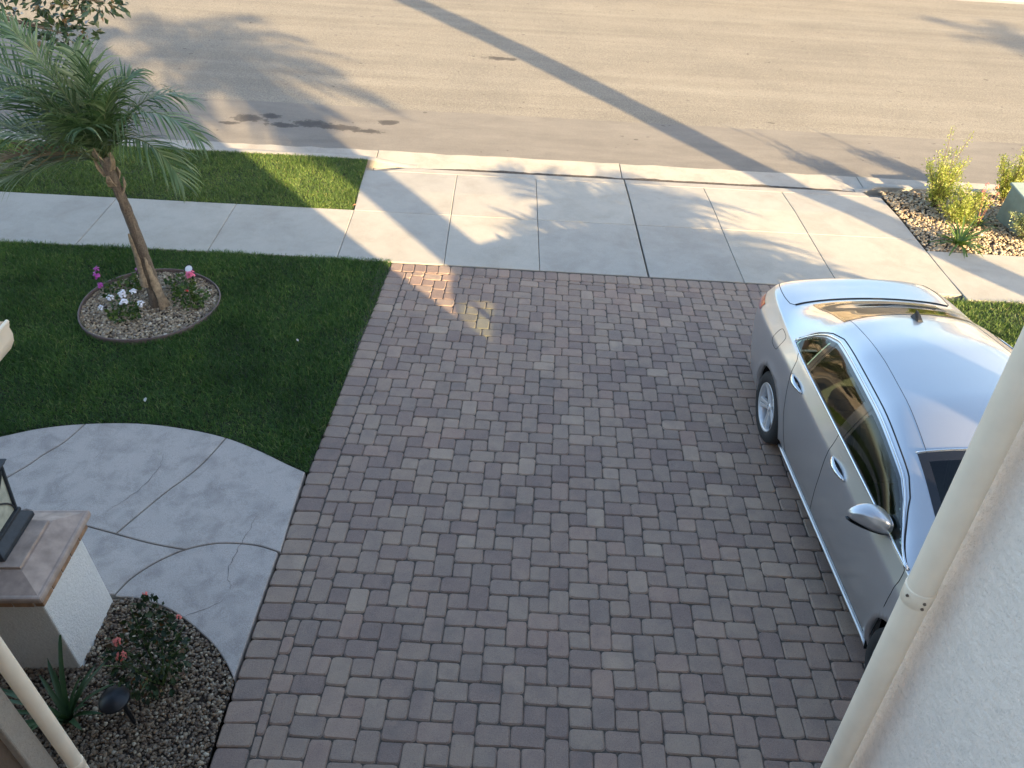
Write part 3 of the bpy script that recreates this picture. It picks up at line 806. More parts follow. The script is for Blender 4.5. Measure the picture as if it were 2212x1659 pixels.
# ================================================================ small plants
def leaf_cloud(name, parent, centre, radii, n, size, mat, rs, droop=.2, shape=.5, hollow=.35):
    """many small folded leaves spread through a volume"""
    V, F = [], []
    c = Vector(centre)
    for _ in range(n):
        while True:
            p = Vector((rs.uniform(-1, 1), rs.uniform(-1, 1), rs.uniform(-1, 1)))
            if hollow < p.length < 1: break
        p = Vector((p.x*radii[0], p.y*radii[1], p.z*radii[2]))
        d = (p.normalized()+Vector((rs.uniform(-.8, .8), rs.uniform(-.8, .8), rs.uniform(-.5, .8)-droop))).normalized()
        s_ = d.cross(Vector((rs.uniform(-1, 1), rs.uniform(-1, 1), rs.uniform(-.3, 1)))).normalized(); up = s_.cross(d)
        L = size*rs.uniform(.6, 1.25); w_ = L*shape*.5; q = c+p; b = len(V)
        V += [q, q+d*L*.5+s_*w_+up*L*.08, q+d*L*.95-up*L*.1, q+d*L*.5-s_*w_+up*L*.08]
        F += [(b, b+1, b+2), (b, b+2, b+3)]
    return big_mesh(name, np.array([tuple(v) for v in V]), np.array(F), mat, parent)
def flower_head(name, parent, c, r_, mat, rs, n=26):
    V, F = [], []
    for _ in range(n):
        p = Vector((rs.gauss(0, 1), rs.gauss(0, 1), rs.gauss(.3, .8))).normalized()*r_*rs.uniform(.55, 1); q = Vector(c)+p
        nrm = (p+Vector((0, 0, r_*.8))).normalized(); a = nrm.cross(Vector((rs.random(), rs.random(), rs.random()))).normalized(); b_ = nrm.cross(a); b = len(V); s_ = r_*rs.uniform(.28, .42)
        for j in range(5): V.append(q+(a*math.cos(j*1.2566)+b_*math.sin(j*1.2566))*s_)
        F.append((b, b+1, b+2)); F.append((b, b+2, b+3)); F.append((b, b+3, b+4))
    return big_mesh(name, np.array([tuple(v) for v in V]), np.array(F), mat, parent)
M['geranium'] = foliage_mat('geranium_leaf', [(0, (.03, .06, .015)), (.5, (.055, .10, .025)), (.9, (.10, .15, .035)), (1, (.2, .22, .06))], .6, .2)
for k_, c_ in dict(white=(.82, .80, .84), pink=(.80, .16, .28), magenta=(.42, .06, .34), red=(.65, .04, .03), coral=(.75, .17, .13)).items():
    M['petal_'+k_] = simple('petal_'+k_, c_, .6, var=.15, scale=60)
M['stemg'] = simple('green_stem', (.07, .11, .03), .6, var=.3)
def flower_plant(x, y, label, petal, heads, rx, hgt, n, rs):
    z = hz(x, y); t = empty('flowering_plant', (x, y, z)); tag(t, label, 'flower', 'flowers in the round bed')
    leaf_cloud('foliage', t, (0, 0, hgt*.45), (rx, rx*.9, hgt*.5), n, .045, M['geranium'], rs, shape=.9, hollow=.1)
    for (dx, dy, dz, r_) in heads:
        MB().tube([(dx*.3, dy*.3, .02), (dx*.7, dy*.7, dz*.6), (dx, dy, dz)], [.004, .003, .0025], 5).build('stem', M['stemg'], t)
        flower_head('blossom', t, (dx, dy, dz), r_*.85, M[petal], rs)
    return t
rs = random.Random(3)
flower_plant(-4.16, 7.11, 'low plant with white flower clusters at the front of the round bed', 'petal_white', [(-.13, .06, .20, .045), (.0, .08, .24, .05), (.10, .12, .24, .042), (.04, -.02, .20, .048), (.20, .0, .17, .045), (-.20, -.04, .15, .034)], .17, .17, 190, rs)
flower_plant(-4.42, 7.60, 'straggly plant with magenta blooms at the left rim of the round bed', 'petal_magenta', [(-.20, .02, .20, .045), (-.13, -.10, .14, .04), (-.22, .10, .23, .035)], .20, .13, 130, rs)
flower_plant(-4.24, 7.74, 'plant with one magenta bloom just left of the palm trunk', 'petal_magenta', [(.02, .05, .17, .05)], .14, .14, 110, rs)
flower_plant(-3.78, 7.72, 'plant with a bright pink bloom right of the palm trunk', 'petal_pink', [(.13, .02, .17, .055), (.09, .06, .15, .035)], .15, .16, 130, rs)
flower_plant(-3.56, 7.40, 'bushy green plant with a tiny red bud near the right rim of the round bed', 'petal_red', [(.0, -.03, .19, .018)], .19, .21, 230, rs)

# spotlight in the round bed
M['black'] = simple('black_plastic', (.012, .013, .016), .45, var=.3)
M['lens'] = simple('lamp_lens', (.75, .80, .85), .15, var=.1, scale=90)
t = empty('garden_spotlight', (-3.72, 7.93, hz(-3.72, 7.93))); tag(t, 'small black spotlight with a pale round lens behind the pink flower', 'lamp')
MB().tube([(0, 0, -.02), (0, 0, .10)], .012, 8).build('stake', M['black'], t)
tl = Matrix.Translation((0, -.01, .12)) @ Matrix.Rotation(R(38), 4, 'X')
MB().lathe([(.0, -.06), (.03, -.06), (.04, -.02), (.048, .03), (.05, .045), (.043, .045), (.043, .035)], 18, tl).build('housing', M['black'], t, True)
MB().lathe([(.0, .043), (.02, .0425), (.042, .039)], 18, tl).build('lens', M['lens'], t, True)

# corner bed: rose bush, strap-leaved plant, path light
M['rose'] = foliage_mat('rose_leaf', [(0, (.010, .02, .010)), (.5, (.02, .042, .016)), (.85, (.04, .065, .022)), (.95, (.09, .04, .02)), (1, (.18, .10, .03))], .5, .12)
rs = random.Random(9)
t = empty('rose_bush', (-2.30, 2.86, hz(-2.30, 2.86))); tag(t, 'dark leafy rose bush with coral red blooms in the corner bed', 'bush')
for k in range(9):
    a = k*.7; tip = Vector((.26*math.cos(a), .24*math.sin(a), rs.uniform(.3, .55)))
    MB().tube([(0, 0, -.02), tip*.55+Vector((0, 0, .08)), tip], [.008, .006, .003], 5).build('stem', M['stemg'], t)
leaf_cloud('foliage', t, (0, 0, .30), (.235, .24, .27), 560, .045, M['rose'], rs, shape=.7, hollow=.2)
leaf_cloud('foliage', t, (.03, .12, .52), (.10, .10, .20), 120, .05, M['rose'], rs, shape=.7, hollow=.1)
for p, r_ in (((-.17, .02, .42), .030), ((-.14, -.04, .37), .032), ((.17, .17, .46), .018), ((.02, .18, .68), .016)):
    flower_head('bloom', t, p, r_, M['petal_coral'], rs, 18)
M['strap'] = foliage_mat('strap_leaf', [(0, (.025, .06, .025)), (.6, (.05, .10, .04)), (1, (.085, .15, .07))], .4, .15, .5)
def strap_plant(name, x, y, label, cat, n, L, w_, rs, mat, spread=.6, group=None, up=1.0):
    t = empty(name, (x, y, hz(x, y))); tag(t, label, cat, group)
    for k in range(n):
        a = k*2.399+rs.uniform(-.3, .3); d = Vector((math.cos(a), math.sin(a), 0)); s_ = Vector((-d.y, d.x, 0)); ll = L*rs.uniform(.6, 1.15); sp = spread*rs.uniform(.3, 1.2)
        V = []; m = 7; p = d*.02*rs.random(); dr = Vector((d.x*sp, d.y*sp, up)).normalized()
        for i in range(m):
            ww = w_*(.75+.5*math.sin(math.pi*min(1, .2+i/m)))*(1 if i < m-1 else .12)
            V += [p+s_*ww, p+Vector((0, 0, -ww*.4)), p-s_*ww]
            dr = (dr+Vector((d.x*.12, d.y*.12, -.16*sp))).normalized(); p = p+dr*ll/(m-1)
        F = []
        for i in range(m-1):
            b = 3*i; F += [(b, b+1, b+4, b+3), (b+1, b+2, b+5, b+4)]
        mesh_obj('leaf', V, F, mat, t, True)
    return t
strap_plant('strap_leaf_plant', -2.78, 2.60, 'dark green plant of upright strap leaves beside the pillar base', 'plant', 24, .50, .0125, random.Random(4), M['strap'], .5, up=1.3)
t = empty('path_light', (-2.385, 2.60, hz(-2.385, 2.60))); tag(t, 'black path light with a disc cap in the corner bed', 'lamp')
MB().tube([(0, 0, -.03), (-.01, 0, .30)], .013, 8).build('post', M['black'], t)
MB().lathe([(.0, .345), (.03, .342), (.085, .312), (.09, .303), (.083, .302), (.03, .315), (.0, .32)], 24, Matrix.Translation((-.012, 0, 0)) @ Matrix.Rotation(R(6), 4, 'X')).build('cap', M['black'], t, True)

# sunny verge: lime shrubs, red-flowered straps, utility box
M['lime'] = foliage_mat('lime_leaf', [(0, (.16, .20, .035)), (.5, (.30, .34, .07)), (.85, (.42, .44, .12)), (1, (.55, .55, .22))], .45, .35, .5)
M['twig'] = simple('twig', (.12, .08, .05), .8, var=.3)
M['palelime'] = foliage_mat('pale_leaf', [(0, (.20, .24, .10)), (.5, (.36, .40, .20)), (1, (.60, .62, .42))], .45, .3, .5)
def twig_shrub(x, y, label, wands, mat, rs, leaf=.026, group='lime green shrubs by the street'):
    t = empty('lime_shrub', (x, y, hz(x, y)-.01)); tag(t, label, 'shrub', group); V, F = [], []
    tw = MB()
    for (dx, dy, L, ln) in wands:
        k = 9; base = Vector((rs.uniform(-.04, .04), rs.uniform(-.04, .04), 0)); tip = Vector((dx, dy, L)); pts = []
        for i in range(k):
            u_ = i/(k-1); pts.append(base.lerp(tip, u_)+Vector((dx, dy, 0))*(.35*u_*(u_-1))+Vector((rs.uniform(-.012, .012), rs.uniform(-.012, .012), 0)))
        tw.tube(pts, [.006*(1-.8*i/(k-1))+.001 for i in range(k)], 5)
        for _ in range(ln):
            u_ = rs.uniform(.12, 1)**.85; i = min(k-2, int(u_*(k-1))); q = pts[i].lerp(pts[i+1], u_*(k-1)-i)
            off = Vector((rs.gauss(0, 1), rs.gauss(0, 1), rs.gauss(0, .8)))*.035*(1.3-.7*u_); q = q+off
            d = (off.normalized()+Vector((0, 0, .7))).normalized(); s_ = d.cross(Vector((rs.uniform(-1, 1), rs.uniform(-1, 1), rs.uniform(-1, 1)))).normalized(); l2 = leaf*rs.uniform(.6, 1.3); b = len(V)
            V += [q, q+d*l2*.5+s_*l2*.32, q+d*l2, q+d*l2*.5-s_*l2*.32]; F += [(b, b+1, b+2), (b, b+2, b+3)]
    tw.build('twigs', M['twig'], t, True)
    big_mesh('foliage', np.array([tuple(v) for v in V]), np.array(F), mat, t)
    return t
def wands(n, r_, hmin, hmax, ln, rs, bias=(0, 0)):
    o = []
    for k in range(n):
        a = rs.uniform(0, 6.28); q = r_*math.sqrt(rs.random()); o.append((q*math.cos(a)+bias[0], q*math.sin(a)+bias[1], rs.uniform(hmin, hmax)*(1-.35*q/r_), ln))
    return o
rs = random.Random(14)
twig_shrub(6.05, 10.95, 'tall lime green shrub nearest the driveway apron', wands(36, .36, .5, 1.05, 170, rs)+[(-.05, .1, 1.15, 120), (.25, .1, 1.08, 120)], M['lime'], rs)
twig_shrub(6.22, 10.45, 'low spreading lime green shrub in front of the tall one', wands(34, .40, .28, .62, 160, rs), M['lime'], rs)
twig_shrub(7.22, 11.25, 'lime green shrub at the curb behind the utility box', wands(30, .30, .5, 1.0, 170, rs)+[(.46, .02, .75, 120), (.1, .1, 1.05, 110)], M['lime'], rs)
twig_shrub(6.98, 9.98, 'pale leaved shrub in front of the utility box', wands(32, .34, .3, .62, 150, rs), M['palelime'], rs, .028)
M['strap2'] = foliage_mat('bright_strap_leaf', [(0, (.06, .11, .02)), (.6, (.11, .18, .04)), (1, (.18, .25, .07))], .4, .25, .5)
strap_plant('strap_leaf_plant', 5.90, 9.76, 'bright green strap leaved clump at the sidewalk corner', 'plant', 44, .42, .011, random.Random(8), M['strap2'], 1.1)
M['stalk'] = simple('red_stalk', (.35, .13, .08), .7, var=.3)
kp = strap_plant('strap_leaf_plant', 6.42, 10.35, 'strap leaved clump with red kangaroo paw flowers between the shrubs', 'plant', 20, .30, .009, random.Random(18), M['strap'], .9)
for (dx, dy, dz) in ((-.08, .02, .52), (-.02, .1, .58), (.14, .05, .47), (.05, -.03, .62)):
    MB().tube([(0, 0, 0), (dx*.5, dy*.5, dz*.55), (dx, dy, dz)], [.003, .0025, .002], 5).build('flower_stalk', M['stalk'], kp)
    flower_head('blossom', kp, (dx, dy, dz), .03, M['petal_coral'], rs, 9)
M['boxgreen'] = simple('utility_green', (.24, .30, .26), .5, var=.1, scale=12)
ub = empty('utility_box', mat=ground_matrix(7.13, 10.45, R(6))); tag(ub, 'grey green metal utility box with a sloped lid among the shrubs', 'utility box')
MB().add([(-.28, -.25, -.05), (.28, -.25, -.05), (.28, .25, -.05), (-.28, .25, -.05), (-.26, -.23, .42), (.26, -.23, .42), (.26, .23, .50), (-.26, .23, .50)],
         [(3, 2, 1, 0), (4, 5, 6, 7), (0, 1, 5, 4), (1, 2, 6, 5), (2, 3, 7, 6), (3, 0, 4, 7)]).build('cabinet', M['boxgreen'], ub, bevel=.012)
MB().add([(-.29, -.26, .425), (.29, -.26, .425), (.29, .26, .51), (-.29, .26, .51), (-.28, -.25, .455), (.28, -.25, .455), (.28, .25, .54), (-.28, .25, .54)],
         [(3, 2, 1, 0), (4, 5, 6, 7), (0, 1, 5, 4), (1, 2, 6, 5), (2, 3, 7, 6), (3, 0, 4, 7)]).build('lid', M['boxgreen'], ub, bevel=.008)
MB().box(-.05, .05, -.262, -.25, .30, .36).build('hasp', M['black'], ub)

# ---------------------------------------------------------------- broad-leaved street tree, mostly left of the picture
M['magnolia'] = foliage_mat('magnolia_leaf', [(0, (.02, .04, .015)), (.5, (.045, .08, .03)), (.85, (.09, .12, .05)), (.93, (.20, .12, .06)), (1, (.26, .15, .08))], .3, .1, .6)
M['treebark'] = simple('grey_bark', (.16, .13, .10), .9, var=.4, scale=18, bstr=.6)
rs = random.Random(31)
TX, TY = -8.3, 10.7; tz = hz(TX, TY)
t = empty('street_tree', (TX, TY, tz)); tag(t, 'broad leaved street tree whose leafy branch tips hang into the upper left corner', 'tree')
MB().tube([(0, 0, -.05), (.05, 0, .8), (.02, .03, 1.6), (.1, .0, 2.4)], [.13, .10, .09, .07], 10).build('trunk', M['treebark'], t, True)
tips = [(2.0, .0, 1.85), (2.4, .05, 1.68), (2.62, .0, 1.62), (3.15, .1, 1.98), (2.9, .1, 2.05), (2.5, .1, 2.1), (1.7, -.3, 2.45), (1.2, .5, 2.9), (.2, .9, 3.2), (-.9, .4, 3.0), (-.6, -.9, 2.9), (.7, -.8, 3.2), (.2, 0, 3.8), (1.5, .4, 3.5), (2.5, .3, 2.9), (2.2, -.2, 3.3), (-1.2, -.2, 2.4)]
for tp in tips:
    tp = Vector(tp); MB().tube([(.08, 0, 2.1), tp*.5+Vector((.05, 0, 1.15)), tp], [.045, .025, .008], 6).build('branch', M['treebark'], t, True)
for tp in tips:
    low = tp[0] > 1.6 and tp[2] < 2.6
    r_ = (.34, .4, .16) if low else (.75, .75, .5)
    leaf_cloud('foliage', t, tp, r_, 110 if low else 260, .13, M['magnolia'], rs, shape=.45, hollow=.15)

# fallen leaves and bits on lawn, pavement and drive
M['litter'] = simple('dry_leaf', (.36, .20, .11), .8, var=.3)
M['palelitter'] = simple('pale_leaf', (.42, .40, .34), .8, var=.2)
rs = random.Random(77)
def litter(x, y, dz, s, mat, label, cat='leaf'):
    a = rs.uniform(0, 6.28); z = hz(x, y)+dz; c, d_ = math.cos(a), math.sin(a)
    P = [(-1, 0, 0), (-.3, .42, .15), (.5, .38, .2), (1, 0, .02), (.5, -.36, .16), (-.3, -.4, .1)]
    V = [(x+(px*c-py*d_)*s, y+(px*d_+py*c)*s, z+pz*s) for px, py, pz in P]+[(x+(px*c-py*d_)*s*.97, y+(px*d_+py*c)*s*.97, z+pz*s-.002) for px, py, pz in P]
    F = [(0, 1, 2, 3), (0, 3, 4, 5), (9, 8, 7, 6), (11, 10, 9, 6)]+[(i, i+6, (i+1) % 6+6, (i+1) % 6) for i in range(6)]
    tag(mesh_obj('fallen_leaf', V, F, mat), label, cat)
litter(-3.45, 5.72, .03, .035, M['palelitter'], 'pale fallen leaf on the lawn just behind the curved walk')
litter(-2.28, 6.75, .03, .025, M['palelitter'], 'small pale leaf on the lawn right of the round bed')
litter(-3.08, 5.02, .012, .016, M['palelitter'], 'small white scrap on a groove of the curved walk')
litter(-4.75, 10.62, .03, .04, M['litter'], 'orange brown leaf on the verge grass under the palm fronds')
litter(-2.22, 9.98, .012, .03, M['litter'], 'brown leaf at the grass corner beside the driveway apron')
# ================================================================ SILVER CAR
def paint():
    m, t, b = mat_new('silver_paint'); v = coords(t, 'World')
    f = noise(t, v, 900, 2, .7); d = noise(t, v, 3, 4, .6)
    c = ramp(t, f, [(.3, (.52, .525, .54)), (.7, (.62, .625, .64))])
    c = mix(t, .12, c, ramp(t, d, [(.3, (.52, .51, .50)), (.7, (.68, .68, .68))]))
    t.links.new(c, b.inputs['Base Color'])
    b.inputs['Metallic'].default_value = .74; b.inputs['Roughness'].default_value = .28
    b.inputs['Coat Weight'].default_value = .7; b.inputs['Coat Roughness'].default_value = .04
    return m
M['paint'] = paint()
def glass(name, tint, ior=1.5):
    m = bpy.data.materials.new(name); m.use_nodes = True; t = m.node_tree; t.nodes.clear()
    o = t.nodes.new('ShaderNodeOutputMaterial'); mx = t.nodes.new('ShaderNodeMixShader')
    tr = t.nodes.new('ShaderNodeBsdfTransparent'); gl = t.nodes.new('ShaderNodeBsdfGlossy'); lw = t.nodes.new('ShaderNodeLayerWeight')
    nn = noise(t, coords(t, 'World'), 2, 2); t.links.new(ramp(t, nn, [(0, tuple(x*.97 for x in tint)), (1, tint)]), tr.inputs[0])
    gl.inputs['Roughness'].default_value = .01; gl.inputs[0].default_value = (1, 1, 1, 1); f0 = ((ior-1)/(ior+1))**2
    lw.inputs[0].default_value = .5; fr_o = math_n(t, 'ADD', math_n(t, 'MULTIPLY', math_n(t, 'POWER', lw.outputs['Facing'], 5.0), 1-f0), f0)
    t.links.new(fr_o, mx.inputs[0]); t.links.new(tr.outputs[0], mx.inputs[1]); t.links.new(gl.outputs[0], mx.inputs[2]); t.links.new(mx.outputs[0], o.inputs[0])
    return m
M['glass'] = glass('tinted_glass', (.70, .82, .68), 1.5)
M['chrome'] = simple('chrome', (.80, .80, .80), .12, 1.0, var=.03)
M['rubber'] = simple('tyre_rubber', (.022, .022, .023), .75, var=.25, scale=40)
M['gloss_black'] = simple('gloss_black', (.012, .012, .014), .18, var=.1, coat=.5)
M['seam'] = simple('panel_gap', (.010, .010, .011), .8, var=.1)
M['alloy'] = simple('alloy_wheel', (.72, .72, .73), .35, .55, var=.05)
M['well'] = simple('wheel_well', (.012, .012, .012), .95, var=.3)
M['tail'] = simple('tail_lamp_red', (.45, .02, .015), .12, var=.2, coat=1.0)
M['seat'] = simple('seat_cloth', (.018, .018, .02), .85, var=.25, scale=60)
M['dash'] = simple('dashboard', (.02, .02, .022), .6, var=.2)

def pchip(xk, yk, x):
    xk, yk = np.asarray(xk, float), np.asarray(yk, float); hh = np.diff(xk); dl = np.diff(yk)/hh; d = np.zeros_like(yk)
    d[0], d[-1] = dl[0], dl[-1]
    for i in range(1, len(xk)-1):
        if dl[i-1]*dl[i] > 0:
            w1, w2 = 2*hh[i]+hh[i-1], hh[i]+2*hh[i-1]; d[i] = (w1+w2)/(w1/dl[i-1]+w2/dl[i])
    x = np.asarray(x, float); i = np.clip(np.searchsorted(xk, x, side='right')-1, 0, len(xk)-2); t = (x-xk[i])/hh[i]
    return ((1+2*t)*(1-t)**2)*yk[i]+t*(1-t)**2*hh[i]*d[i]+t*t*(3-2*t)*yk[i+1]+t*t*(t-1)*hh[i]*d[i+1]
ST = [0, .06, .2, .5, .90, 1.18, 1.46, 1.95, 2.4, 2.9, 3.34, 3.70, 4.13, 4.45, 4.66, 4.77, 4.84, 4.868]
K_ = dict(
 w0=[.50, .64, .76, .83, .86, .85, .84, .84, .84, .84, .84, .85, .84, .82, .76, .70, .63, .52],
 w2=[.56, .72, .83, .89, .915, .908, .902, .90, .90, .902, .908, .918, .915, .895, .85, .79, .70, .58],
 z3=[.60, .66, .70, .76, .80, .82, .835, .845, .855, .87, .885, .90, .905, .905, .895, .84, .72, .58],
 w3=[.54, .70, .81, .872, .897, .897, .895, .895, .895, .896, .898, .905, .902, .88, .83, .765, .68, .54],
 z4=[.61, .69, .75, .83, .90, .945, .955, .965, .975, .985, 1.0, 1.03, 1.045, 1.045, 1.03, .96, .80, .60],
 w4=[.48, .62, .72, .79, .83, .838, .84, .84, .84, .838, .836, .825, .795, .755, .70, .64, .57, .46],
 z5=[.63, .71, .78, .87, .945, .97, 1.08, 1.27, 1.34, 1.35, 1.315, 1.225, 1.105, 1.085, 1.065, .985, .82, .61],
 w5=[.36, .48, .58, .66, .71, .725, .71, .685, .65, .62, .59, .585, .61, .615, .59, .54, .48, .38],
 z7=[.64, .73, .81, .90, .975, 1.00, 1.15, 1.365, 1.44, 1.44, 1.39, 1.28, 1.125, 1.10, 1.085, 1.0, .83, .61])
def bow(lx): return float(pchip([0, .9, 1.2, 1.9, 2.6, 3.2, 3.5, 4.2, 4.868], [.0, .03, .13, .11, .0, -.03, -.10, -.11, -.06], lx))
def section(lx):
    g = {k: float(pchip(ST, v, lx)) for k, v in K_.items()}
    z0 = .185+.05*max(0, (lx-4.3)/.57)+.05*max(0, (.5-lx)/.5)
    P0 = (g['w0'], z0); P1 = (g['w0']+.035, z0+.085); P2 = (g['w2'], min(.58, g['z3']-.05)); P3 = (g['w3'], g['z3']); P3b = (g['w3']-.016, g['z3']+.03)
    P4 = (g['w4'], g['z4']); P5 = (g['w5'], g['z5']); P7 = (0, g['z7'])
    m45 = ((P4[0]*.5+P5[0]*.5)+.018, P4[1]*.5+P5[1]*.5); m57 = (P5[0]*.55, P5[1]+(P7[1]-P5[1])*.80)
    cp = [P0, P0, P0, P1, P2, P3, P3b, P4, P4, m45, P5, m57, P7, (-m57[0], m57[1]), (-P5[0], P5[1])]
    return np.array(cp)
_sc = {}
def S(lx, t, off=0.0):
    """body surface: lx metres behind the front bumper, t along the half section (1 sill .. 12 roof centre .. 23 mirrored)"""
    if off:
        a = S(lx, t); e = .004
        du = S(min(lx+e, 4.866), t)-S(max(lx-e, .001), t); dv = S(lx, t+.01)-S(lx, t-.01); n = du.cross(dv)
        if n.length < 1e-9: return a
        n.normalize()
        c = Vector((a.x, 0, .6))
        if n.dot(a-c) < 0: n = -n
        return a+n*off
    if t > 12:
        p = S(lx, 24-t); return Vector((p.x, -p.y, p.z))
    key = round(lx, 4)
    cp = _sc.get(key)
    if cp is None: cp = _sc[key] = section(lx)
    t = max(1.0, t); i = int(t); f = t-i
    if i > 12: i, f = 12, 0
    b0, b1, b2, b3 = (1-f)**3/6, (3*f**3-6*f*f+4)/6, (-3*f**3+3*f*f+3*f+1)/6, f**3/6
    p = cp[i-1]*b0+cp[i]*b1+cp[i+1]*b2+(cp[i+2] if i+2 < len(cp) else cp[-1])*b3
    y, z = p
    hb = min(1, max(0, (z-.75)/.25)); x = lx-bow(lx)*(1-min(1, (y/.84)**2))*hb
    return Vector((x, y, z))

CAR_X, CAR_F = 3.035, 1.685
wc = Vector((CAR_X, CAR_F+2.34)); sl_y = (hz(CAR_X, CAR_F+3.74)-hz(CAR_X, CAR_F+.94))/2.8
sl_x = (hz(CAR_X+.8, wc.y)-hz(CAR_X-.8, wc.y))/1.6
cz = (hz(CAR_X, CAR_F+3.74)+hz(CAR_X, CAR_F+.94))/2
# local frame: x along the car (front 0), y towards picture left (-world x), z up
ex_ = Vector((0.0, 1, sl_y)).normalized(); ey_ = Vector((-1, 0, -sl_x)).normalized(); ez_ = ex_.cross(ey_).normalized(); ey_ = ez_.cross(ex_)
cm = Matrix((ex_, ey_, ez_)).transposed().to_4x4(); cm.translation = Vector((wc.x, wc.y, cz+.004))-ex_*2.34
car = empty('sedan_car', mat=cm); tag(car, 'silver four door sedan parked nose in on the brick driveway', 'car')
WH = (.94, 3.743); WZ = .322; AR = .372

def t_body(lx0, lx1, t0, t1, du, dt, mat, name, holes=None, flip=False):
    pass
# --- body shell
lxs = np.unique(np.round(np.r_[np.linspace(.0, .2, 9), np.linspace(.2, 4.6, 221), np.linspace(4.6, 4.868, 20)], 4))
ts = np.r_[np.linspace(1, 5, 36), np.linspace(5.1, 9.9, 44), np.linspace(10, 12, 18)]
ts = np.r_[ts, (24-ts[:-1])[::-1]]
GRID = [[S(a, b) for b in ts] for a in lxs]
def inwin(lx, t):
    t_ = t if t <= 12 else 24-t
    for (l0, l1, lo, hi) in SIDE_W:
        if l0+.02 < lx < l1-.02 and lo(lx)+.06 < t_ < hi(lx)-.06: return True
    if 1.27 < lx < 1.93 and t_ > 10.32: return True
    if 3.50 < lx < 4.06 and t_ > 10.35: return True
    return False
def t_hi(lx):
    if lx < 1.82: return float(np.interp(lx, [1.28, 1.34, 1.52, 1.68, 1.82], [8.04, 8.3, 9.05, 9.48, 9.62]))
    if lx < 3.25: return 9.62
    return float(np.interp(lx, [3.25, 3.40, 3.52, 3.59, 3.64], [9.62, 9.42, 9.05, 8.65, 8.12]))
t_lo = lambda lx: 8.02
SIDE_W = [(1.30, 2.42, t_lo, t_hi), (2.48, 3.25, t_lo, t_hi), (3.29, 3.63, t_lo, t_hi)]
V = [p for r_ in GRID for p in r_]; nt_ = len(ts); F = []
for i in range(len(lxs)-1):
    for j in range(nt_-1):
        lm, tm = (lxs[i]+lxs[i+1])/2, (ts[j]+ts[j+1])/2
        c = (GRID[i][j]+GRID[i+1][j+1])/2
        if any((c.x-wx)**2+(c.z-WZ)**2 < AR*AR for wx in WH) and abs(c.y) > .5 and c.z < .8: continue
        if inwin(lm, tm): continue
        F.append((i*nt_+j, i*nt_+j+1, (i+1)*nt_+j+1, (i+1)*nt_+j))
bm = bmesh.new(); bv = [bm.verts.new(p) for p in V]
for f in F:
    try: bm.faces.new([bv[k] for k in f])
    except ValueError: pass
bmesh.ops.delete(bm, geom=[v for v in bm.verts if not v.link_faces], context='VERTS')
# pull arch rims onto true circles, then turn a flange inwards
for wx in WH:
    rim = [e for e in bm.edges if len(e.link_faces) == 1 and all(abs(v.co.y) > .5 and v.co.z < .78 and abs((v.co.x-wx)**2+(v.co.z-WZ)**2-AR*AR) < .035 and v.co.z > .2 for v in e.verts)]
    for v in {v for e in rim for v in e.verts}:
        d = Vector((v.co.x-wx, 0, v.co.z-WZ)); d.normalize(); v.co.x, v.co.z = wx+d.x*AR, WZ+d.z*AR
    # slight flare around the opening
    ex = bmesh.ops.extrude_edge_only(bm, edges=rim)
    for v in [g_ for g_ in ex['geom'] if isinstance(g_, bmesh.types.BMVert)]: v.co.y -= math.copysign(.05, v.co.y)
for v in bm.verts:
    for wx in WH:
        r_ = math.hypot(v.co.x-wx, v.co.z-WZ)
        if AR-.001 <= r_ < AR+.07 and abs(v.co.y) > .7 and v.co.z > .25: v.co.y += math.copysign(.014*(1-(r_-AR)/.07), v.co.y)
bmesh.ops.recalc_face_normals(bm, faces=bm.faces)
for f in bm.faces: f.smooth = True
me = bpy.data.meshes.new('body'); bm.to_mesh(me); bm.free(); me.materials.append(M['paint'])
body = bpy.data.objects.new('body', me); col.objects.link(body); body.parent = car

def patch(name, l0, l1, lo, hi, nl, nt2, off, mat, parent, border=None, bmat=None, mirror=False):
    V = []; F = []; mi = []
    for i in range(nl+1):
        lx = l0+(l1-l0)*i/nl
        for j in range(nt2+1):
            t = lo(lx)+(hi(lx)-lo(lx))*j/nt2; p = S(lx, t, off)
            if mirror: p = Vector((p.x, -p.y, p.z))
            V.append(p)
    for i in range(nl):
        for j in range(nt2):
            F.append((i*(nt2+1)+j, i*(nt2+1)+j+1, (i+1)*(nt2+1)+j+1, (i+1)*(nt2+1)+j))
            mi.append(1 if border and (i < border[0] or i >= nl-border[0] or j < border[1] or j >= nt2-border[1]) else 0)
    return mesh_obj(name, V, F, mat, parent, True, [mat, bmat or mat], mi)
def line(name, pts, rad, mat, parent, mirror=False, off=.0, n=6):
    if len(pts) < 16:
        pts = [(a[0]+(b[0]-a[0])*k/8, a[1]+(b[1]-a[1])*k/8) for a, b in zip(pts[:-1], pts[1:]) for k in range(8)]+[pts[-1]]
    P = [S(a, b, off) for a, b in pts]
    if mirror: P = [Vector((p.x, -p.y, p.z)) for p in P]
    return MB().tube(P, rad, n).build(name, mat, parent, True)
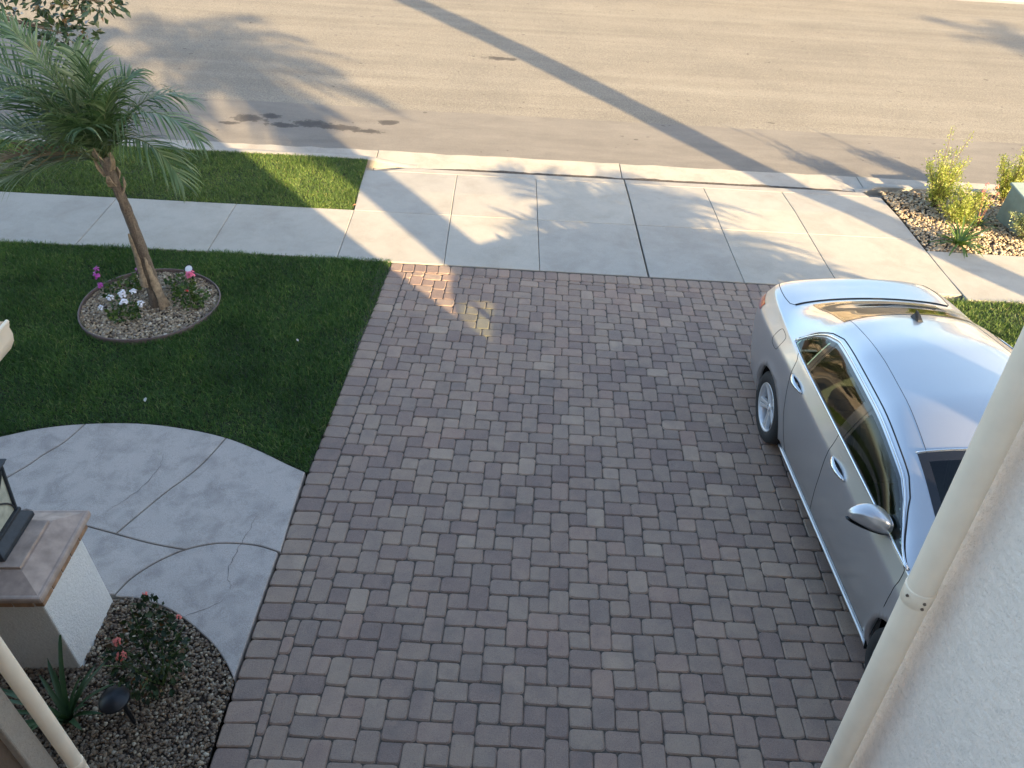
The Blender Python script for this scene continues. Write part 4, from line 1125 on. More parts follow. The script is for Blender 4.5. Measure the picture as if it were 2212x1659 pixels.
for mir in (False, True):
    for k, (l0, l1, lo, hi) in enumerate(SIDE_W):
        patch('window_glass', l0, l1, lo, hi, 26, 14, .002, M['glass'], car, (1, 1), M['gloss_black'], mir)
    for a, b_ in ((2.41, 2.49), (3.245, 3.295)):
        patch('window_pillar', a, b_, t_lo, t_hi, 3, 12, .004, M['gloss_black'], car, mirror=mir)
    # bright trim right round the side glass
    loop = [(x, 7.93) for x in np.linspace(1.24, 3.60, 50)]+[(3.65, 7.98), (3.665, 8.15)]+[(x, t_hi(x)+.11) for x in np.linspace(3.64, 1.25, 54)]
    line('window_trim', loop, .0085, M['chrome'], car, mir, .004)
    line('door_seal', [(x, t_hi(x)+.26) for x in np.linspace(3.65, 1.24, 56)], .005, M['seam'], car, mir, .0)
    # door shuts
    line('door_seam', [(1.27, 3.2), (1.22, 4.0), (1.21, 5.0), (1.22, 6.2), (1.25, 7.2), (1.30, 7.8)], .0032, M['seam'], car, mir, -.0008)
    line('door_seam', [(2.52, 2.6), (2.49, 3.2), (2.45, 4.2), (2.44, 5.2), (2.45, 6.3), (2.47, 7.8)], .0032, M['seam'], car, mir, -.0008)
    line('door_seam', [(3.20, 2.7), (3.26, 3.3), (3.33, 3.9), (3.37, 4.6), (3.39, 5.3), (3.42, 6.2), (3.46, 7.1), (3.50, 7.8)], .0032, M['seam'], car, mir, -.0008)
    line('sill_seam', [(x, 2.62) for x in np.linspace(1.36, 3.26, 30)], .003, M['seam'], car, mir, -.0006)
    # dark sill with a bright strip along its foot
    patch('sill_cover', 1.33, 3.34, lambda x: 1.02, lambda x: 1.75, 24, 4, .005, M['dash'], car, mirror=mir)
    line('sill_strip', [(x, 1.92) for x in np.linspace(1.31, 3.38, 30)], .012, M['paint'], car, mir, .010, 8)
    # roof ditches
    line('roof_seam', [(x, 10.5-.10*abs(x-2.8)) for x in np.linspace(1.93, 3.5, 26)], .0018, M['seam'], car, mir, .0)
    # tail lamp
    patch('tail_lamp', 4.46, 4.76, lambda x: 5.0+(4.76-x)*1.2, lambda x: 6.4-(4.76-x)*.8, 10, 8, .003, M['tail'], car, mirror=mir)
    # boot lid shut line
    line('boot_seam', [(4.17, 9.5), (4.22, 9.2), (4.35, 9.05), (4.55, 8.95), (4.70, 8.8), (4.78, 8.4), (4.82, 7.6)], .0036, M['seam'], car, mir, -.0006)
    # side marker badge
    p0 = S(1.10, 5.0, .003)
    line('side_badge', [(1.06, 5.75), (1.14, 5.80)], .006, M['gloss_black'], car, mir, .001)
    # door handles: chrome bow over a dark cup
    for hx in (2.24, 3.24):
        P = []; sgn = -1 if mir else 1
        cup = [S(hx+.10*math.cos(a), 5.62+.36*math.sin(a), .0012) for a in np.linspace(0, 2*math.pi, 20, endpoint=False)]
        cup = [Vector((p.x, p.y*sgn, p.z)) for p in cup]; cc = sum(cup, Vector())/20
        mesh_obj('handle_cup', cup+[cc], [(i, (i+1) % 20, 20) for i in range(20)], M['dash'], car, True)
        hb = MB(); pts = [S(hx-.125+.25*u_, 5.68, .004+.034*math.sin(math.pi*u_)) for u_ in np.linspace(0, 1, 13)]
        pts = [Vector((p.x, p.y*sgn, p.z)) for p in pts]
        hb.tube(pts, [.010+.008*math.sin(math.pi*u_) for u_ in np.linspace(0, 1, 13)], 8); hb.build('door_handle', M['chrome'], car, True)
    # mirror
    sg = -1 if mir else 1
    mz = .985; my = .985*sg; mx_ = 1.60
    hv = MB(); prof = []
    nu, nv = 14, 18
    for i in range(nu+1):
        u_ = i/nu; yy = .82+.235*u_              # from door outwards
        rr = math.sin(math.pi*min(.98, .10+.88*u_)**.8)**.55
        zc = mz+.035*math.sin(u_*2.2); zr = .080*rr; xr_ = .115*rr*(1-.25*u_)
        for j in range(nv):
            a = 2*math.pi*j/nv; ca, sa = math.cos(a), math.sin(a); ca, sa = math.copysign(abs(ca)**.62, ca), math.copysign(abs(sa)**(.4 if sa > 0 else .7), sa)
            hv.v.append((mx_+.06*(1-u_)*0+xr_*(ca if ca < 0 else ca*.45)+.05*u_, yy*sg, zc+zr*sa*(1 if sa > 0 else .8)))
    for i in range(nu):
        for j in range(nv): hv.f.append((i*nv+j, i*nv+(j+1) % nv, (i+1)*nv+(j+1) % nv, (i+1)*nv+j))
    hv.f.append(tuple(range(nv))); hv.f.append(tuple(nu*nv+j for j in range(nv)))
    mir_o = empty('mirror'); mir_o.parent = car
    cap = mesh_obj('mirror_housing', hv.v, hv.f, M['paint'], mir_o, True)
    bs = MB()
    for i in range(nu+1):
        for j in range(nv): pass
    low = [(v[0], v[1]+.002*sg, min(v[2], mz-.012+.03*(abs(v[1])-.8))-.006) for v in hv.v]
    mesh_obj('mirror_base', low, hv.f, M['gloss_black'], mir_o, True)
    MB().tube([(1.56, .80*sg, .955), (1.60, .86*sg, .955), (1.62, .93*sg, .955)], [.04, .03, .025], 8).build('mirror_arm', M['gloss_black'], mir_o, True)
    line('mirror_lamp', [(1.6, 5)], .001, M['chrome'], mir_o) if False else None
# fuel flap on the picture side
ff = [(3.86+.085*math.copysign(abs(math.cos(a))**.5, math.cos(a)), 6.0+.85*math.copysign(abs(math.sin(a))**.5, math.sin(a))) for a in np.linspace(0, 2*math.pi, 40)]
line('fuel_flap_seam', ff, .0026, M['seam'], car, False, -.0006)
# screens
patch('windshield', 1.24, 1.95, lambda x: 10.22, lambda x: 13.78, 22, 40, .003, M['glass'], car, (2, 2), M['gloss_black'])
patch('rear_window', 3.47, 4.10, lambda x: 10.25, lambda x: 13.75, 18, 40, .003, M['glass'], car, (1, 1), M['gloss_black'])
line('windshield_trim', [(1.96, t) for t in np.linspace(10.2, 13.8, 40)], .006, M['chrome'], car, False, .002)
line('boot_gap', [(4.165, t) for t in np.linspace(9.5, 14.5, 50)], .011, M['seam'], car, False, -.002)
line('hood_gap', [(1.19, t) for t in np.linspace(9.6, 14.4, 40)], .009, M['seam'], car, False, -.002)
# rear cap, underbody
endp = [S(4.868, t) for t in ts]; mesh_obj('bumper_end', endp, [tuple(range(len(endp)))], M['paint'], car)
endf = [S(0, t) for t in ts]; mesh_obj('nose_end', endf, [tuple(range(len(endf)))], M['gloss_black'], car)
# flat belly pan that follows the sill, notched round the wheels
side = []
for lx in np.linspace(.02, 4.85, 80):
    yy = S(lx, 1.3).y
    if any(abs(lx-wx) < AR+.02 for wx in WH): yy = .55
    side.append((lx, yy))
pan = [(a, b_, .225) for a, b_ in side]+[(a, -b_, .225) for a, b_ in side[::-1]]
mesh_obj('belly_pan', pan, [tuple(range(len(pan)))], M['well'], car)
# antenna fin
fin = MB(); fa = S(3.36, 12)
prof = [(-.055, .0, .020), (-.035, .025, .017), (.0, .050, .011), (.035, .062, .006), (.058, .060, .003), (.062, .030, .006), (.075, .0, .016)]
for (dx, dz, hw) in prof: fin.v += [(fa.x+dx, -hw-.010*(1 if dz < .01 else 0), fa.z+dz-.006), (fa.x+dx, hw+.010*(1 if dz < .01 else 0), fa.z+dz-.006)]
for i in range(len(prof)-1): fin.f.append((2*i, 2*i+1, 2*i+3, 2*i+2))
k = len(prof); fin.f += [tuple(2*i for i in range(k)), tuple(2*i+1 for i in reversed(range(k)))]
fin.build('antenna_fin', M['black'], car, bevel=.004)
bp = S(4.70, 12, .003); 
# wheels
def wheel(wx, sg):
    w_ = empty('wheel', (wx, .795*sg, WZ)); w_.parent = car
    rot = Matrix.Rotation(R(-90)*sg, 4, 'X')      # lathe axis -> outwards
    def lz(prof, n=40, name='tyre', mat=M['rubber']):
        return MB().lathe(prof, n, rot).build(name, mat, w_, True)
    lz([(.205, -.10), (.24, -.108), (.295, -.105), (.316, -.085), (.322, -.05), (.322, .05), (.316, .085), (.295, .105), (.245, .110), (.218, .100), (.212, .085)], 48)
    lz([(.213, .092), (.219, .100), (.216, .106), (.206, .098), (.200, .07), (.196, -.02), (.19, -.09)], 48, 'rim', M['alloy'])
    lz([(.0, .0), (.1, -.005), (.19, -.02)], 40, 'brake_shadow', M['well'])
    for s_ in range(5):
        a0 = s_*2*math.pi/5+.35; sp = MB()
        for q in (-1, 1):
            V = []
            for rr, wd, zf, offa in ((.036, .030, .074, .013), (.10, .027, .076, .0165), (.165, .030, .084, .021), (.207, .042, .094, .027)):
                ca, sa = math.cos(a0), math.sin(a0); c_ = Vector((ca*rr-sa*offa*q, sa*rr+ca*offa*q, zf)); tdir = Vector((-sa, ca, 0))
                V += [rot @ (c_-tdir*wd*.5), rot @ (c_+tdir*wd*.5), rot @ (c_+tdir*wd*.62+Vector((0, 0, -.035))), rot @ (c_-tdir*wd*.62+Vector((0, 0, -.035)))]
            F = []
            for i in range(3):
                b = 4*i; F += [(b, b+1, b+5, b+4), (b+1, b+2, b+6, b+5), (b+2, b+3, b+7, b+6), (b+3, b, b+4, b+7)]
            sp.add(V, F)
        sp.build('spoke', M['alloy'], w_, bevel=.004)
    lz([(.0, .082), (.024, .081), (.034, .074), (.042, .055), (.042, .03)], 24, 'hub', M['alloy'])
    em = MB()
    for poly in ([(-.016, .014), (-.005, -.002), (0, .006), (.005, -.002), (.016, .014)], [(-.02, .004), (-.009, -.017), (0, -.002), (.009, -.017), (.02, .004)]):
        em.tube([rot @ Vector((x, y, .0835)) for x, y in poly], .0022, 5)
    em.tube([rot @ Vector((.022*math.cos(a), .022*math.sin(a), .0825)) for a in np.linspace(0, 2*math.pi, 24)], .0018, 5)
    em.build('emblem', M['chrome'], w_)
    # wheel well liner
    ln = MB(); n_ = 20
    for yy in (.93, .45):
        for j in range(n_+1):
            a = math.pi*(-.12+1.24*j/n_); ln.v.append((wx+(AR+.012)*math.cos(a), yy*sg*(.94 if yy > .9 else 1), WZ+(AR+.012)*math.sin(a)))
    for j in range(n_): ln.f.append((j, j+1, n_+2+j, n_+1+j))
    ln.f.append(tuple(n_+1+j for j in range(n_+1)))
    ln.build('wheel_liner', M['well'], car, True)
for wx in WH:
    for sg in (1, -1): wheel(wx, sg)
# cabin
for mir in (False, True):
    patch('door_trim', 1.25, 3.62, lambda x: 2.4, lambda x: 7.75, 24, 14, -.035, M['dash'], car, mirror=mir)
    patch('pillar_trim', 1.95, 3.60, lambda x: 9.75, lambda x: 10.2, 18, 3, -.02, M['dash'], car, mirror=mir)
patch('headliner', 1.98, 3.46, lambda x: 10.1, lambda x: 13.9, 18, 20, -.022, M['seat'], car)
MB().box(3.46, 3.55, -.70, .70, .30, .98).build('rear_bulkhead', M['dash'], car, bevel=.02)
MB().box(1.1, 3.9, -.76, .76, .26, .32).build('cabin_floor', M['dash'], car)
MB().add([(1.36, -.74, .55), (1.78, -.74, .70), (1.78, .74, .70), (1.36, .74, .55), (1.36, -.68, .955), (1.80, -.68, .90), (1.80, .68, .90), (1.36, .68, .955)], [(3, 2, 1, 0), (4, 5, 6, 7), (0, 1, 5, 4), (1, 2, 6, 5), (2, 3, 7, 6), (3, 0, 4, 7)]).build('dashboard', M['dash'], car, bevel=.03)
def seat(x, y, wd, name='seat'):
    s_ = empty(name, (x, y, .32)); s_.parent = car
    MB().box(-.25, .27, -wd, wd, .02, .20).build('cushion', M['seat'], s_, bevel=.05)
    MB().box(.20, .34, -wd, wd, .12, .72, Matrix.Rotation(R(14), 4, 'Y')).build('backrest', M['seat'], s_, bevel=.05)
    for yy in ([0] if wd < .4 else [-.38, 0, .38]):
        MB().box(.36, .45, yy-.12, yy+.12, .66, .84, Matrix.Rotation(R(6), 4, 'Y')).build('headrest', M['seat'], s_, bevel=.04)
seat(2.28, .37, .24); seat(2.28, -.37, .24); seat(3.18, 0, .62, 'rear_seat')
MB().box(3.52, 4.10, -.62, .62, .96, 1.0).build('parcel_shelf', M['dash'], car, bevel=.01)
sw_m = Matrix.Translation((1.93, -.37, .90)) @ Matrix.Rotation(R(66), 4, 'Y')
MB().tube([sw_m @ Vector((.18*math.cos(a), .18*math.sin(a), 0)) for a in np.linspace(0, 2*math.pi, 26)], .014, 7).tube([sw_m @ Vector((-.17, 0, 0)), sw_m @ Vector((.17, 0, 0))], .018, 6).build('steering_wheel', M['dash'], car, True)
# ================================================================ HOUSE
def stucco(name, c):
    m, t, b = mat_new(name); v = coords(t, 'World')
    n1 = noise(t, v, 38, 6, .65); n2 = noise(t, v, 120, 4, .7); n3 = noise(t, v, 1.3, 4, .6)
    col_ = ramp(t, n1, [(.3, tuple(x*.90 for x in c)), (.6, c)])
    col_ = mix(t, 1.0, col_, ramp(t, n3, [(.3, (.93, .91, .89)), (.7, (1.03, 1.02, 1.01))]), 'MULTIPLY')
    pits = ramp(t, noise(t, v, 55, 4, .75), [(.34, (1, 1, 1)), (.40, (0, 0, 0))])
    col_ = mix(t, math_n(t, 'MULTIPLY', pits, .3), col_, tuple(x*.5 for x in c))
    t.links.new(col_, b.inputs['Base Color']); b.inputs['Roughness'].default_value = .9
    kd = ramp(t, noise(t, v, 62, 3, .6), [(.42, (0, 0, 0)), (.56, (1, 1, 1))])
    bump(t, b, math_n(t, 'ADD', math_n(t, 'ADD', n1, math_n(t, 'MULTIPLY', kd, .5)), math_n(t, 'MULTIPLY', n2, .6)), .42, .010); return m
M['stucco'] = stucco('cream_stucco', (.96, .84, .735))
M['brownwall'] = stucco('brown_stucco', (.16, .105, .07))
M['trimtan'] = stucco('tan_trim', (.40, .34, .28))
M['pipe'] = simple('cream_painted_metal', (.94, .79, .61), .42, var=.05, scale=9)
M['tile'] = simple('roof_tile', (.17, .13, .11), .85, var=.35, scale=6)
M['door'] = simple('garage_door', (.45, .38, .30), .6, var=.06)
M['screw'] = simple('screw_head', (.16, .12, .09), .5, .6)
M['winframe'] = simple('window_frame', (.75, .72, .66), .5, var=.04)
M['winglass'] = simple('dark_window', (.03, .035, .04), .05, var=.1)
house = empty('house', (0, 0, 0)); tag(house, 'cream stucco house with rounded downspouts framing the view', 'house')
WX, FY = 1.045, 1.325                          # inner face and street face of the garage wing
GR = 4.25                                      # its right end
MB().box(WX, GR, -7, FY, -.4, 6.05).build('wing_wall', M['stucco'], house, bevel=.02)
MB().box(-2.25, WX+.1, -8, -2.6, -.4, 6.05).build('main_wall', M['stucco'], house, bevel=.02)  # unseen; set back to let more sky light onto the wing wall
MB().box(-2.15, WX-.01, -2.58, -.25, 3.15, 3.33).build('added_balcony_floor', M['stucco'], house, bevel=.01)  # added, unseen pale slab that bounces light onto the wing wall
MB().box(-2.15, WX-.01, -2.58, -.45, -.3, 3.1).build('entry_wall', M['stucco'], house, bevel=.01)
MB().box(-9.5, -2.20, -8, 1.86, -.4, 3.42).build('porch_wall', M['brownwall'], house, bevel=.02)
# corner board beside the left downspout
MB().box(-2.28, -2.165, 1.735, 1.845, -.2, 3.38).build('corner_trim', M['trimtan'], house, bevel=.008)
# roofs: hipped tile slabs
def hip(name, x0, x1, y0, y1, z, rise, th=.14):
    cx_, cy_ = (x0+x1)/2, (y0+y1)/2; hw = min(x1-x0, y1-y0)/2
    if x1-x0 > y1-y0: a, b_ = (x0+hw, cy_), (x1-hw, cy_)
    else: a, b_ = (cx_, y0+hw), (cx_, y1-hw)
    V = [(x0, y0, z), (x1, y0, z), (x1, y1, z), (x0, y1, z), (x0, y0, z+th), (x1, y0, z+th), (x1, y1, z+th), (x0, y1, z+th), (a[0], a[1], z+th+rise), (b_[0], b_[1], z+th+rise)]
    F = [(3, 2, 1, 0), (0, 1, 5, 4), (1, 2, 6, 5), (2, 3, 7, 6), (3, 0, 4, 7)]
    F += [(4, 5, 9, 8), (5, 6, 9), (6, 7, 8, 9), (7, 4, 8)] if x1-x0 > y1-y0 else [(4, 5, 8), (5, 6, 9, 8), (6, 7, 9), (7, 4, 8, 9)]
    return MB().add(V, F).build(name, M['tile'], house)
hip('roof', .88, GR+.42, -7.4, FY+.42, 6.05, .8)
hip('roof', -2.7, 1.2, -8.4, -2.2, 6.06, .9)
MB().add([(-1.90, -8, 3.50), (-1.90, 2.24, 3.50), (-9.6, 2.24, 4.9), (-9.6, -8, 4.9), (-1.90, -8, 3.62), (-1.90, 2.24, 3.62), (-9.6, 2.24, 5.02), (-9.6, -8, 5.02)],
         [(0, 1, 2, 3), (7, 6, 5, 4), (0, 4, 5, 1), (1, 5, 6, 2), (2, 6, 7, 3), (3, 7, 4, 0)]).build('porch_roof', M['tile'], house)
# garage door under the wing, with panels
gd = MB().box(1.55, 4.05, FY+.002, FY+.03, .28, 2.55).build('garage_door', M['door'], house)
for r_ in range(4):
    for c_ in range(4):
        MB().box(1.62+.61*c_, 2.16+.61*c_, FY+.031, FY+.045, .36+.56*r_, .82+.56*r_).build('panel', M['door'], gd, bevel=.008)
# downspouts
def downspout(x, y, r_, z0, z1, joints):
    t = empty('downspout', (x, y, 0)); t.parent = house
    zs = sorted([z0, z1]+joints); n = 28
    for a, b_ in zip(zs[:-1], zs[1:]):
        MB().tube([(0, 0, a+.002), (0, 0, b_-.001 if b_ < z1 else b_)], r_ if a != z0 else r_*1.0, n, False).build('pipe', M['pipe'], t, True)
    for j in joints:
        MB().lathe([(r_*1.005, j-.052), (r_*1.06, j-.050), (r_*1.075, j), (r_*1.06, j+.003), (r_*1.0, j+.003)], n, None).build('coupling', M['pipe'], t, True)
        for a, dz in ((-2.75, -.016), (-1.62, -.020), (-1.62, -.040)):
            d = Vector((math.cos(a), math.sin(a), 0)); q = d*r_*1.06+Vector((0, 0, j+dz))
            MB().tube([q, q+d*.004], [.0042, .0036], 8).build('screw', M['screw'], t)
    for zb in (z0+.6, 4.9 if z1 > 4 else 2.2):
        pass
    return t
DX, DY, DR = .985, 1.262, .0352
downspout(DX, DY, DR, .25, 6.0, [3.335])
downspout(-2.137, 1.90, .0352, .25, 3.3, [1.19])
# gutter along the porch eave: ogee trough, open top, far end capped
prof = [(-.012, .135), (-.002, .135), (.0, .125), (-.006, .112), (-.004, .085), (-.012, .055), (-.035, .022), (-.062, .004), (-.085, .0), (-.125, .0), (-.125, .135)]
gx0, gz0 = -1.758, 3.302; V = []
for y in (-7.9, 2.30):
    for px, pz in prof: V.append((gx0+px, y, gz0+pz))
    for px, pz in prof[::-1]: V.append((gx0+px*.94-.003, y, gz0+pz*.985+.003))
k = len(prof)*2; F = [(i, i+1, k+i+1, k+i) for i in range(k-1)]
gt = mesh_obj('gutter', V, F, M['pipe'], house, True); shade_auto(gt, 50)
cp_ = [(gx0+px, 2.302, gz0+pz) for px, pz in prof]; mesh_obj('end_cap', cp_, [tuple(range(len(cp_)))], M['pipe'], gt)
MB().tube([(gx0-.004, -7.9, gz0+.136), (gx0-.004, 2.302, gz0+.136)], .007, 8).build('rolled_lip', M['pipe'], gt, True)

# ================================================================ PILLAR AND LANTERN
M['whitewall'] = stucco('white_stucco', (.86, .845, .81))
M['capstone'] = simple('cap_stone', (.42, .32, .26), .8, var=.25, scale=11, bstr=.4)
M['brick_a'] = simple('cap_brick', (.36, .21, .12), .85, var=.25, scale=22, bstr=.3)
M['mortar'] = simple('mortar', (.42, .38, .34), .9, var=.15, scale=50)
M['iron'] = simple('lantern_iron', (.028, .034, .042), .5, var=.25, scale=30)
M['seeded'] = simple('seeded_glass', (.50, .50, .40), .25, var=.25, scale=14)
PXR, PY0, PY1 = -2.876, 2.972, 3.508; PW = .86
pil = empty('entry_pillar', (PXR-PW/2, (PY0+PY1)/2, hz(-3.1, 3.2)-.05)); tag(pil, 'short white stucco pillar with a brick edged stone cap', 'pillar')
def pobj(mb, name, mat, parent, **k):
    o = mb.build(name, mat, parent, **k); o.matrix_parent_inverse = pil.matrix_basis.inverted(); return o
pobj(MB().box(PXR-PW, PXR, PY0, PY1, .0, 1.0), 'shaft', M['whitewall'], pil, bevel=.01)
ov = .045
pobj(MB().box(PXR-PW-ov+.006, PXR+ov-.006, PY0-ov+.006, PY1+ov-.006, .985, 1.062), 'cap_bed', M['mortar'], pil)
nb = 5; L_ = (PY1-PY0+2*ov)
for k in range(nb):     # brick course under the cap, right face and near face
    a = PY0-ov+L_*k/nb+.004; b_ = PY0-ov+L_*(k+1)/nb-.004
    pobj(MB().box(PXR+ov-.05, PXR+ov, a, b_, .987, 1.060), 'brick', M['brick_a'], pil, bevel=.004)
for k in range(7):
    a = PXR-PW-ov+(PW+2*ov-.055)*k/7+.004; b_ = PXR-PW-ov+(PW+2*ov-.055)*(k+1)/7-.004
    pobj(MB().box(a, b_, PY0-ov, PY0-ov+.05, .987, 1.060), 'brick', M['brick_a'], pil, bevel=.004)
x0, x1, y0, y1 = PXR-PW-.08, PXR+.08, PY0-.08, PY1+.085
def frustum(x0, x1, y0, y1, z0, z1, ins):
    return MB().add([(x0, y0, z0), (x1, y0, z0), (x1, y1, z0), (x0, y1, z0), (x0+ins, y0+ins, z1), (x1-ins, y0+ins, z1), (x1-ins, y1-ins, z1), (x0+ins, y1-ins, z1)], [(3, 2, 1, 0), (4, 5, 6, 7), (0, 1, 5, 4), (1, 2, 6, 5), (2, 3, 7, 6), (3, 0, 4, 7)])
pobj(MB().box(x0, x1, y0, y1, 1.062, 1.112), 'cap_lip', M['capstone'], pil, bevel=.014)
pobj(frustum(x0+.022, x1-.022, y0+.022, y1-.022, 1.110, 1.175, .13), 'cap_slope', M['capstone'], pil, bevel=.006)
pobj(MB().box(x0+.165, x1-.165, y0+.165, y1-.165, 1.173, 1.195), 'cap_top', M['capstone'], pil, bevel=.004)
# lantern
LXc, LYc = -3.255, 3.285
lan = empty('lantern', (LXc, LYc, 1.195)); tag(lan, 'dark iron lantern with leaded glass standing on the pillar cap', 'lantern')
MB().box(-.19, .19, -.19, .19, 0, .035).build('base', M['iron'], lan, bevel=.006)
frustum(-.19, .19, -.19, .19, .034, .09, .045).build('base_step', M['iron'], lan, bevel=.004)
MB().box(-.155, .155, -.155, .155, .088, .112).build('base_rail', M['iron'], lan, bevel=.004)
w0, w1, zb, zt = .135, .165, .11, .46
for sx in (-1, 1):
    for sy in (-1, 1): MB().tube([(sx*w0, sy*w0, zb), (sx*w1, sy*w1, zt)], .012, 6).build('post', M['iron'], lan)
for k in range(4):
    rm = Matrix.Rotation(k*math.pi/2, 4, 'Z')
    g_ = MB().add([rm @ Vector((w0-.004, -w0, zb)), rm @ Vector((w0-.004, w0, zb)), rm @ Vector((w1-.004, w1, zt)), rm @ Vector((w1-.004, -w1, zt)),
                   rm @ Vector((w0-.010, -w0, zb)), rm @ Vector((w0-.010, w0, zb)), rm @ Vector((w1-.010, w1, zt)), rm @ Vector((w1-.010, -w1, zt))],
                  [(0, 1, 2, 3), (7, 6, 5, 4), (0, 4, 5, 1), (1, 5, 6, 2), (2, 6, 7, 3), (3, 7, 4, 0)]).build('pane', M['seeded'], lan)
    for s_ in (-1, 1):     # curved leading
        P = []
        for u_ in np.linspace(0, 1, 12):
            z = zb+(zt-zb)*u_; ww = w0+(w1-w0)*u_; P.append(rm @ Vector((ww+.002, s_*ww*(.95*math.cos(u_*math.pi)), z)))
        MB().tube(P, .006, 5).build('leading', M['iron'], g_)
MB().box(-.185, .185, -.185, .185, .455, .475).build('eave', M['iron'], lan, bevel=.004)
frustum(-.20, .20, -.20, .20, .474, .60, .13).build('roof', M['iron'], lan, bevel=.006)
MB().lathe([(.03, .60), (.035, .63), (.015, .65), (.02, .68), (.0, .70)], 12).build('finial', M['iron'], lan, True)

# ================================================================ PALMS OUTSIDE THE PICTURE THAT SHADE IT
def big_palm(x, y, label, ht, r_, nf, fl, leaf, seed, droop=1.1, up=.7, lw=.016, nl=26, z=None, lean=(0, 0), top=.9):
    rs = random.Random(seed); z0 = hz(x, y) if z is None else z
    t = empty('palm_tree', (x, y, z0)); tag(t, label, 'palm tree', 'palms beside the house')
    bfr = set(bpy.data.objects)
    pb_, pt_ = Vector((x, y, z0-.05)), Vector((x+lean[0], y+lean[1], z0+ht)); palm_trunk(t, pb_, pt_, r_*1.1, r_*top, rs, 1.2, 6, .86)
    for k in range(nf):
        a = k*2.399+rs.uniform(-.2, .2); e_ = up*(1.5-1.9*(k/nf))
        frond('frond', t, pt_, (math.cos(a), math.sin(a), e_), fl*rs.uniform(.85, 1.1), droop, nl, leaf, rs, M['frond'], Vector((-.2, .1, 0)), lw, .12, .3, .6)
    for o in set(bpy.data.objects)-bfr:
        if o.parent == t: sub(o)
    return t
def back(px, py, dist):      # walk from a shadow on the ground back towards the sun
    return px+math.sin(SUN_AZ)*dist, py-math.cos(SUN_AZ)*dist
x, y = back(4.0, 11.0, 10.5)
big_palm(x, y, 'tall palm on the neighbouring lot whose trunk shadow runs across the street', 8.4, .20, 22, 2.6, .75, 41, lw=.022, lean=(2.0, .1), top=1.9)
x, y = back(1.15, 9.9, 8.0)
big_palm(x, y, 'young palm beside the driveway whose frond shadows fall on the apron', 1.3, .10, 46, 1.95, .70, 43, 1.25, .9, .046, 16)
big_palm(5.84, -.3, 'palm at the garage corner whose trunk shadow crosses the apron and verge', 5.7, .20, 24, 2.2, .7, 47, lw=.034, nl=20, lean=(1.75, .0), top=2.0)
x, y = back(15.2, 16.9, 20.0)
big_palm(x, y, 'tall palm farther right whose crown shades the street edge', 5.4, .16, 18, 1.9, .6, 51, lw=.02)

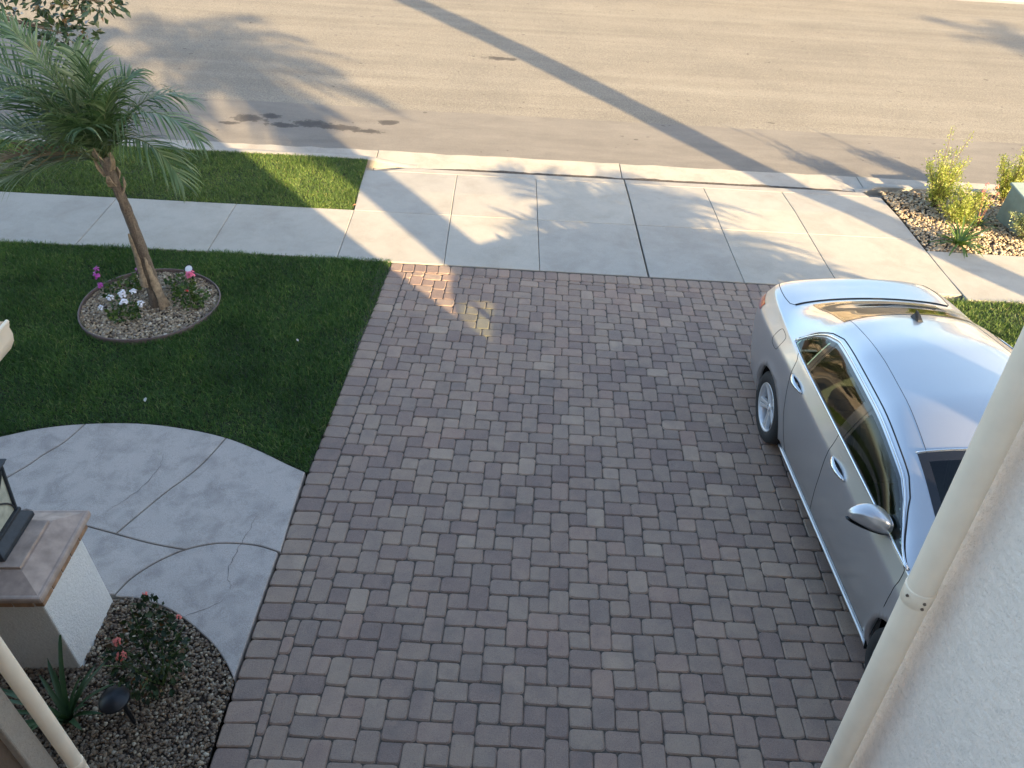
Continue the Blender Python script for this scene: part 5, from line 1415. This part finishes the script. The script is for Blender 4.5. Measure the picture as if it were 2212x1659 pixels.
# ================================================================ NEIGHBOURS AROUND (seen only as reflections)
def neighbour(x0, x1, y0, y1, ht, label, c, face):
    zb = hz((x0+x1)/2, (y0+y1)/2)-.4; t = empty('neighbour_house', ((x0+x1)/2, (y0+y1)/2, zb)); tag(t, label, 'house')
    hw, hd = (x1-x0)/2, (y1-y0)/2; wm = stucco('neighbour_stucco', c)
    MB().box(-hw, hw, -hd, hd, 0, ht).build('wall', wm, t, bevel=.03)
    r_ = min(hw, hd)+.5; V = [(-hw-.5, -hd-.5, ht), (hw+.5, -hd-.5, ht), (hw+.5, hd+.5, ht), (-hw-.5, hd+.5, ht)]
    V += [(-hw-.5+r_, 0, ht+r_*.42), (hw+.5-r_, 0, ht+r_*.42)] if hw > hd else [(0, -hd-.5+r_, ht+r_*.42), (0, hd+.5-r_, ht+r_*.42)]
    F = [(3, 2, 1, 0)]+([(0, 1, 5, 4), (1, 2, 5), (2, 3, 4, 5), (3, 0, 4)] if hw > hd else [(0, 1, 4), (1, 2, 5, 4), (2, 3, 5), (3, 0, 4, 5)])
    MB().add(V, F).build('roof', M['tile'], t)
    n = 4
    for fl in range(2 if ht > 4 else 1):
        for k in range(n):
            u_ = -.75+1.5*k/(n-1); z = 1.1+2.9*fl
            if face == 'y': b4 = (hw*u_-.5, hw*u_+.5, -hd-.03, -hd-.004, z, z+1.3)
            else: b4 = (hw+.004, hw+.03, hd*u_-.5, hd*u_+.5, z, z+1.3)
            w_ = MB().box(*b4).build('window', M['winglass'], t)
            if face == 'y': MB().box(b4[0]-.06, b4[1]+.06, b4[2]-.02, b4[3]-.001, z-.09, z-.005).build('sill', M['winframe'], w_)
            else: MB().box(b4[0]+.001, b4[1]+.02, b4[2]-.06, b4[3]+.06, z-.09, z-.005).build('sill', M['winframe'], w_)
rs = random.Random(91)
M['hedge'] = foliage_mat('garden_tree_leaf', [(0, (.02, .04, .012)), (.5, (.04, .07, .02)), (1, (.075, .105, .035))], .5, .2)
for (x, y, ht, r_, what) in ((-16.5, -1.5, 2.4, 1.7, 'rounded garden tree left of the house'), (-17.5, 6.2, 2.4, 1.8, 'rounded garden tree beside the left hand pavement'), (-15, 30.5, 3.2, 2.2, 'garden tree across the street at far left'), (-9.8, 31, 3.4, 2.3, 'garden tree across the street before the pale house'), (-4.5, 30.5, 3.0, 2.2, 'garden tree across the street between two houses'), (2, 31, 3.2, 2.2, 'garden tree across the street before the beige house')):
    z = hz(x, y); t = empty('garden_tree', (x, y, z)); tag(t, what, 'tree', 'garden trees around the street')
    MB().tube([(0, 0, -.1), (.05, .03, ht*.5), (0, 0, ht)], [.16, .12, .06], 8).build('trunk', M['treebark'], t, True)
    for k in range(6):
        a = k*1.05; MB().tube([(0, 0, ht*.5), (r_*.35*math.cos(a), r_*.35*math.sin(a), ht*.8), (r_*.7*math.cos(a), r_*.7*math.sin(a), ht)], [.06, .04, .015], 6).build('limb', M['treebark'], t, True)
    leaf_cloud('crown', t, (0, 0, ht), (r_, r_, r_*.85), 1500, .30, M['hedge'], rs, shape=.6, hollow=.25)
neighbour(-22, -7, 34, 44, 5.6, 'pale two storey house across the street at left', (.58, .52, .44), 'y')
neighbour(-1, 14, 34, 44, 5.6, 'beige two storey house straight across the street', (.52, .45, .36), 'y')
neighbour(20, 35, 35, 45, 5.6, 'grey two storey house across the street at right', (.48, .46, .43), 'y')

bpy.context.view_layer.update()
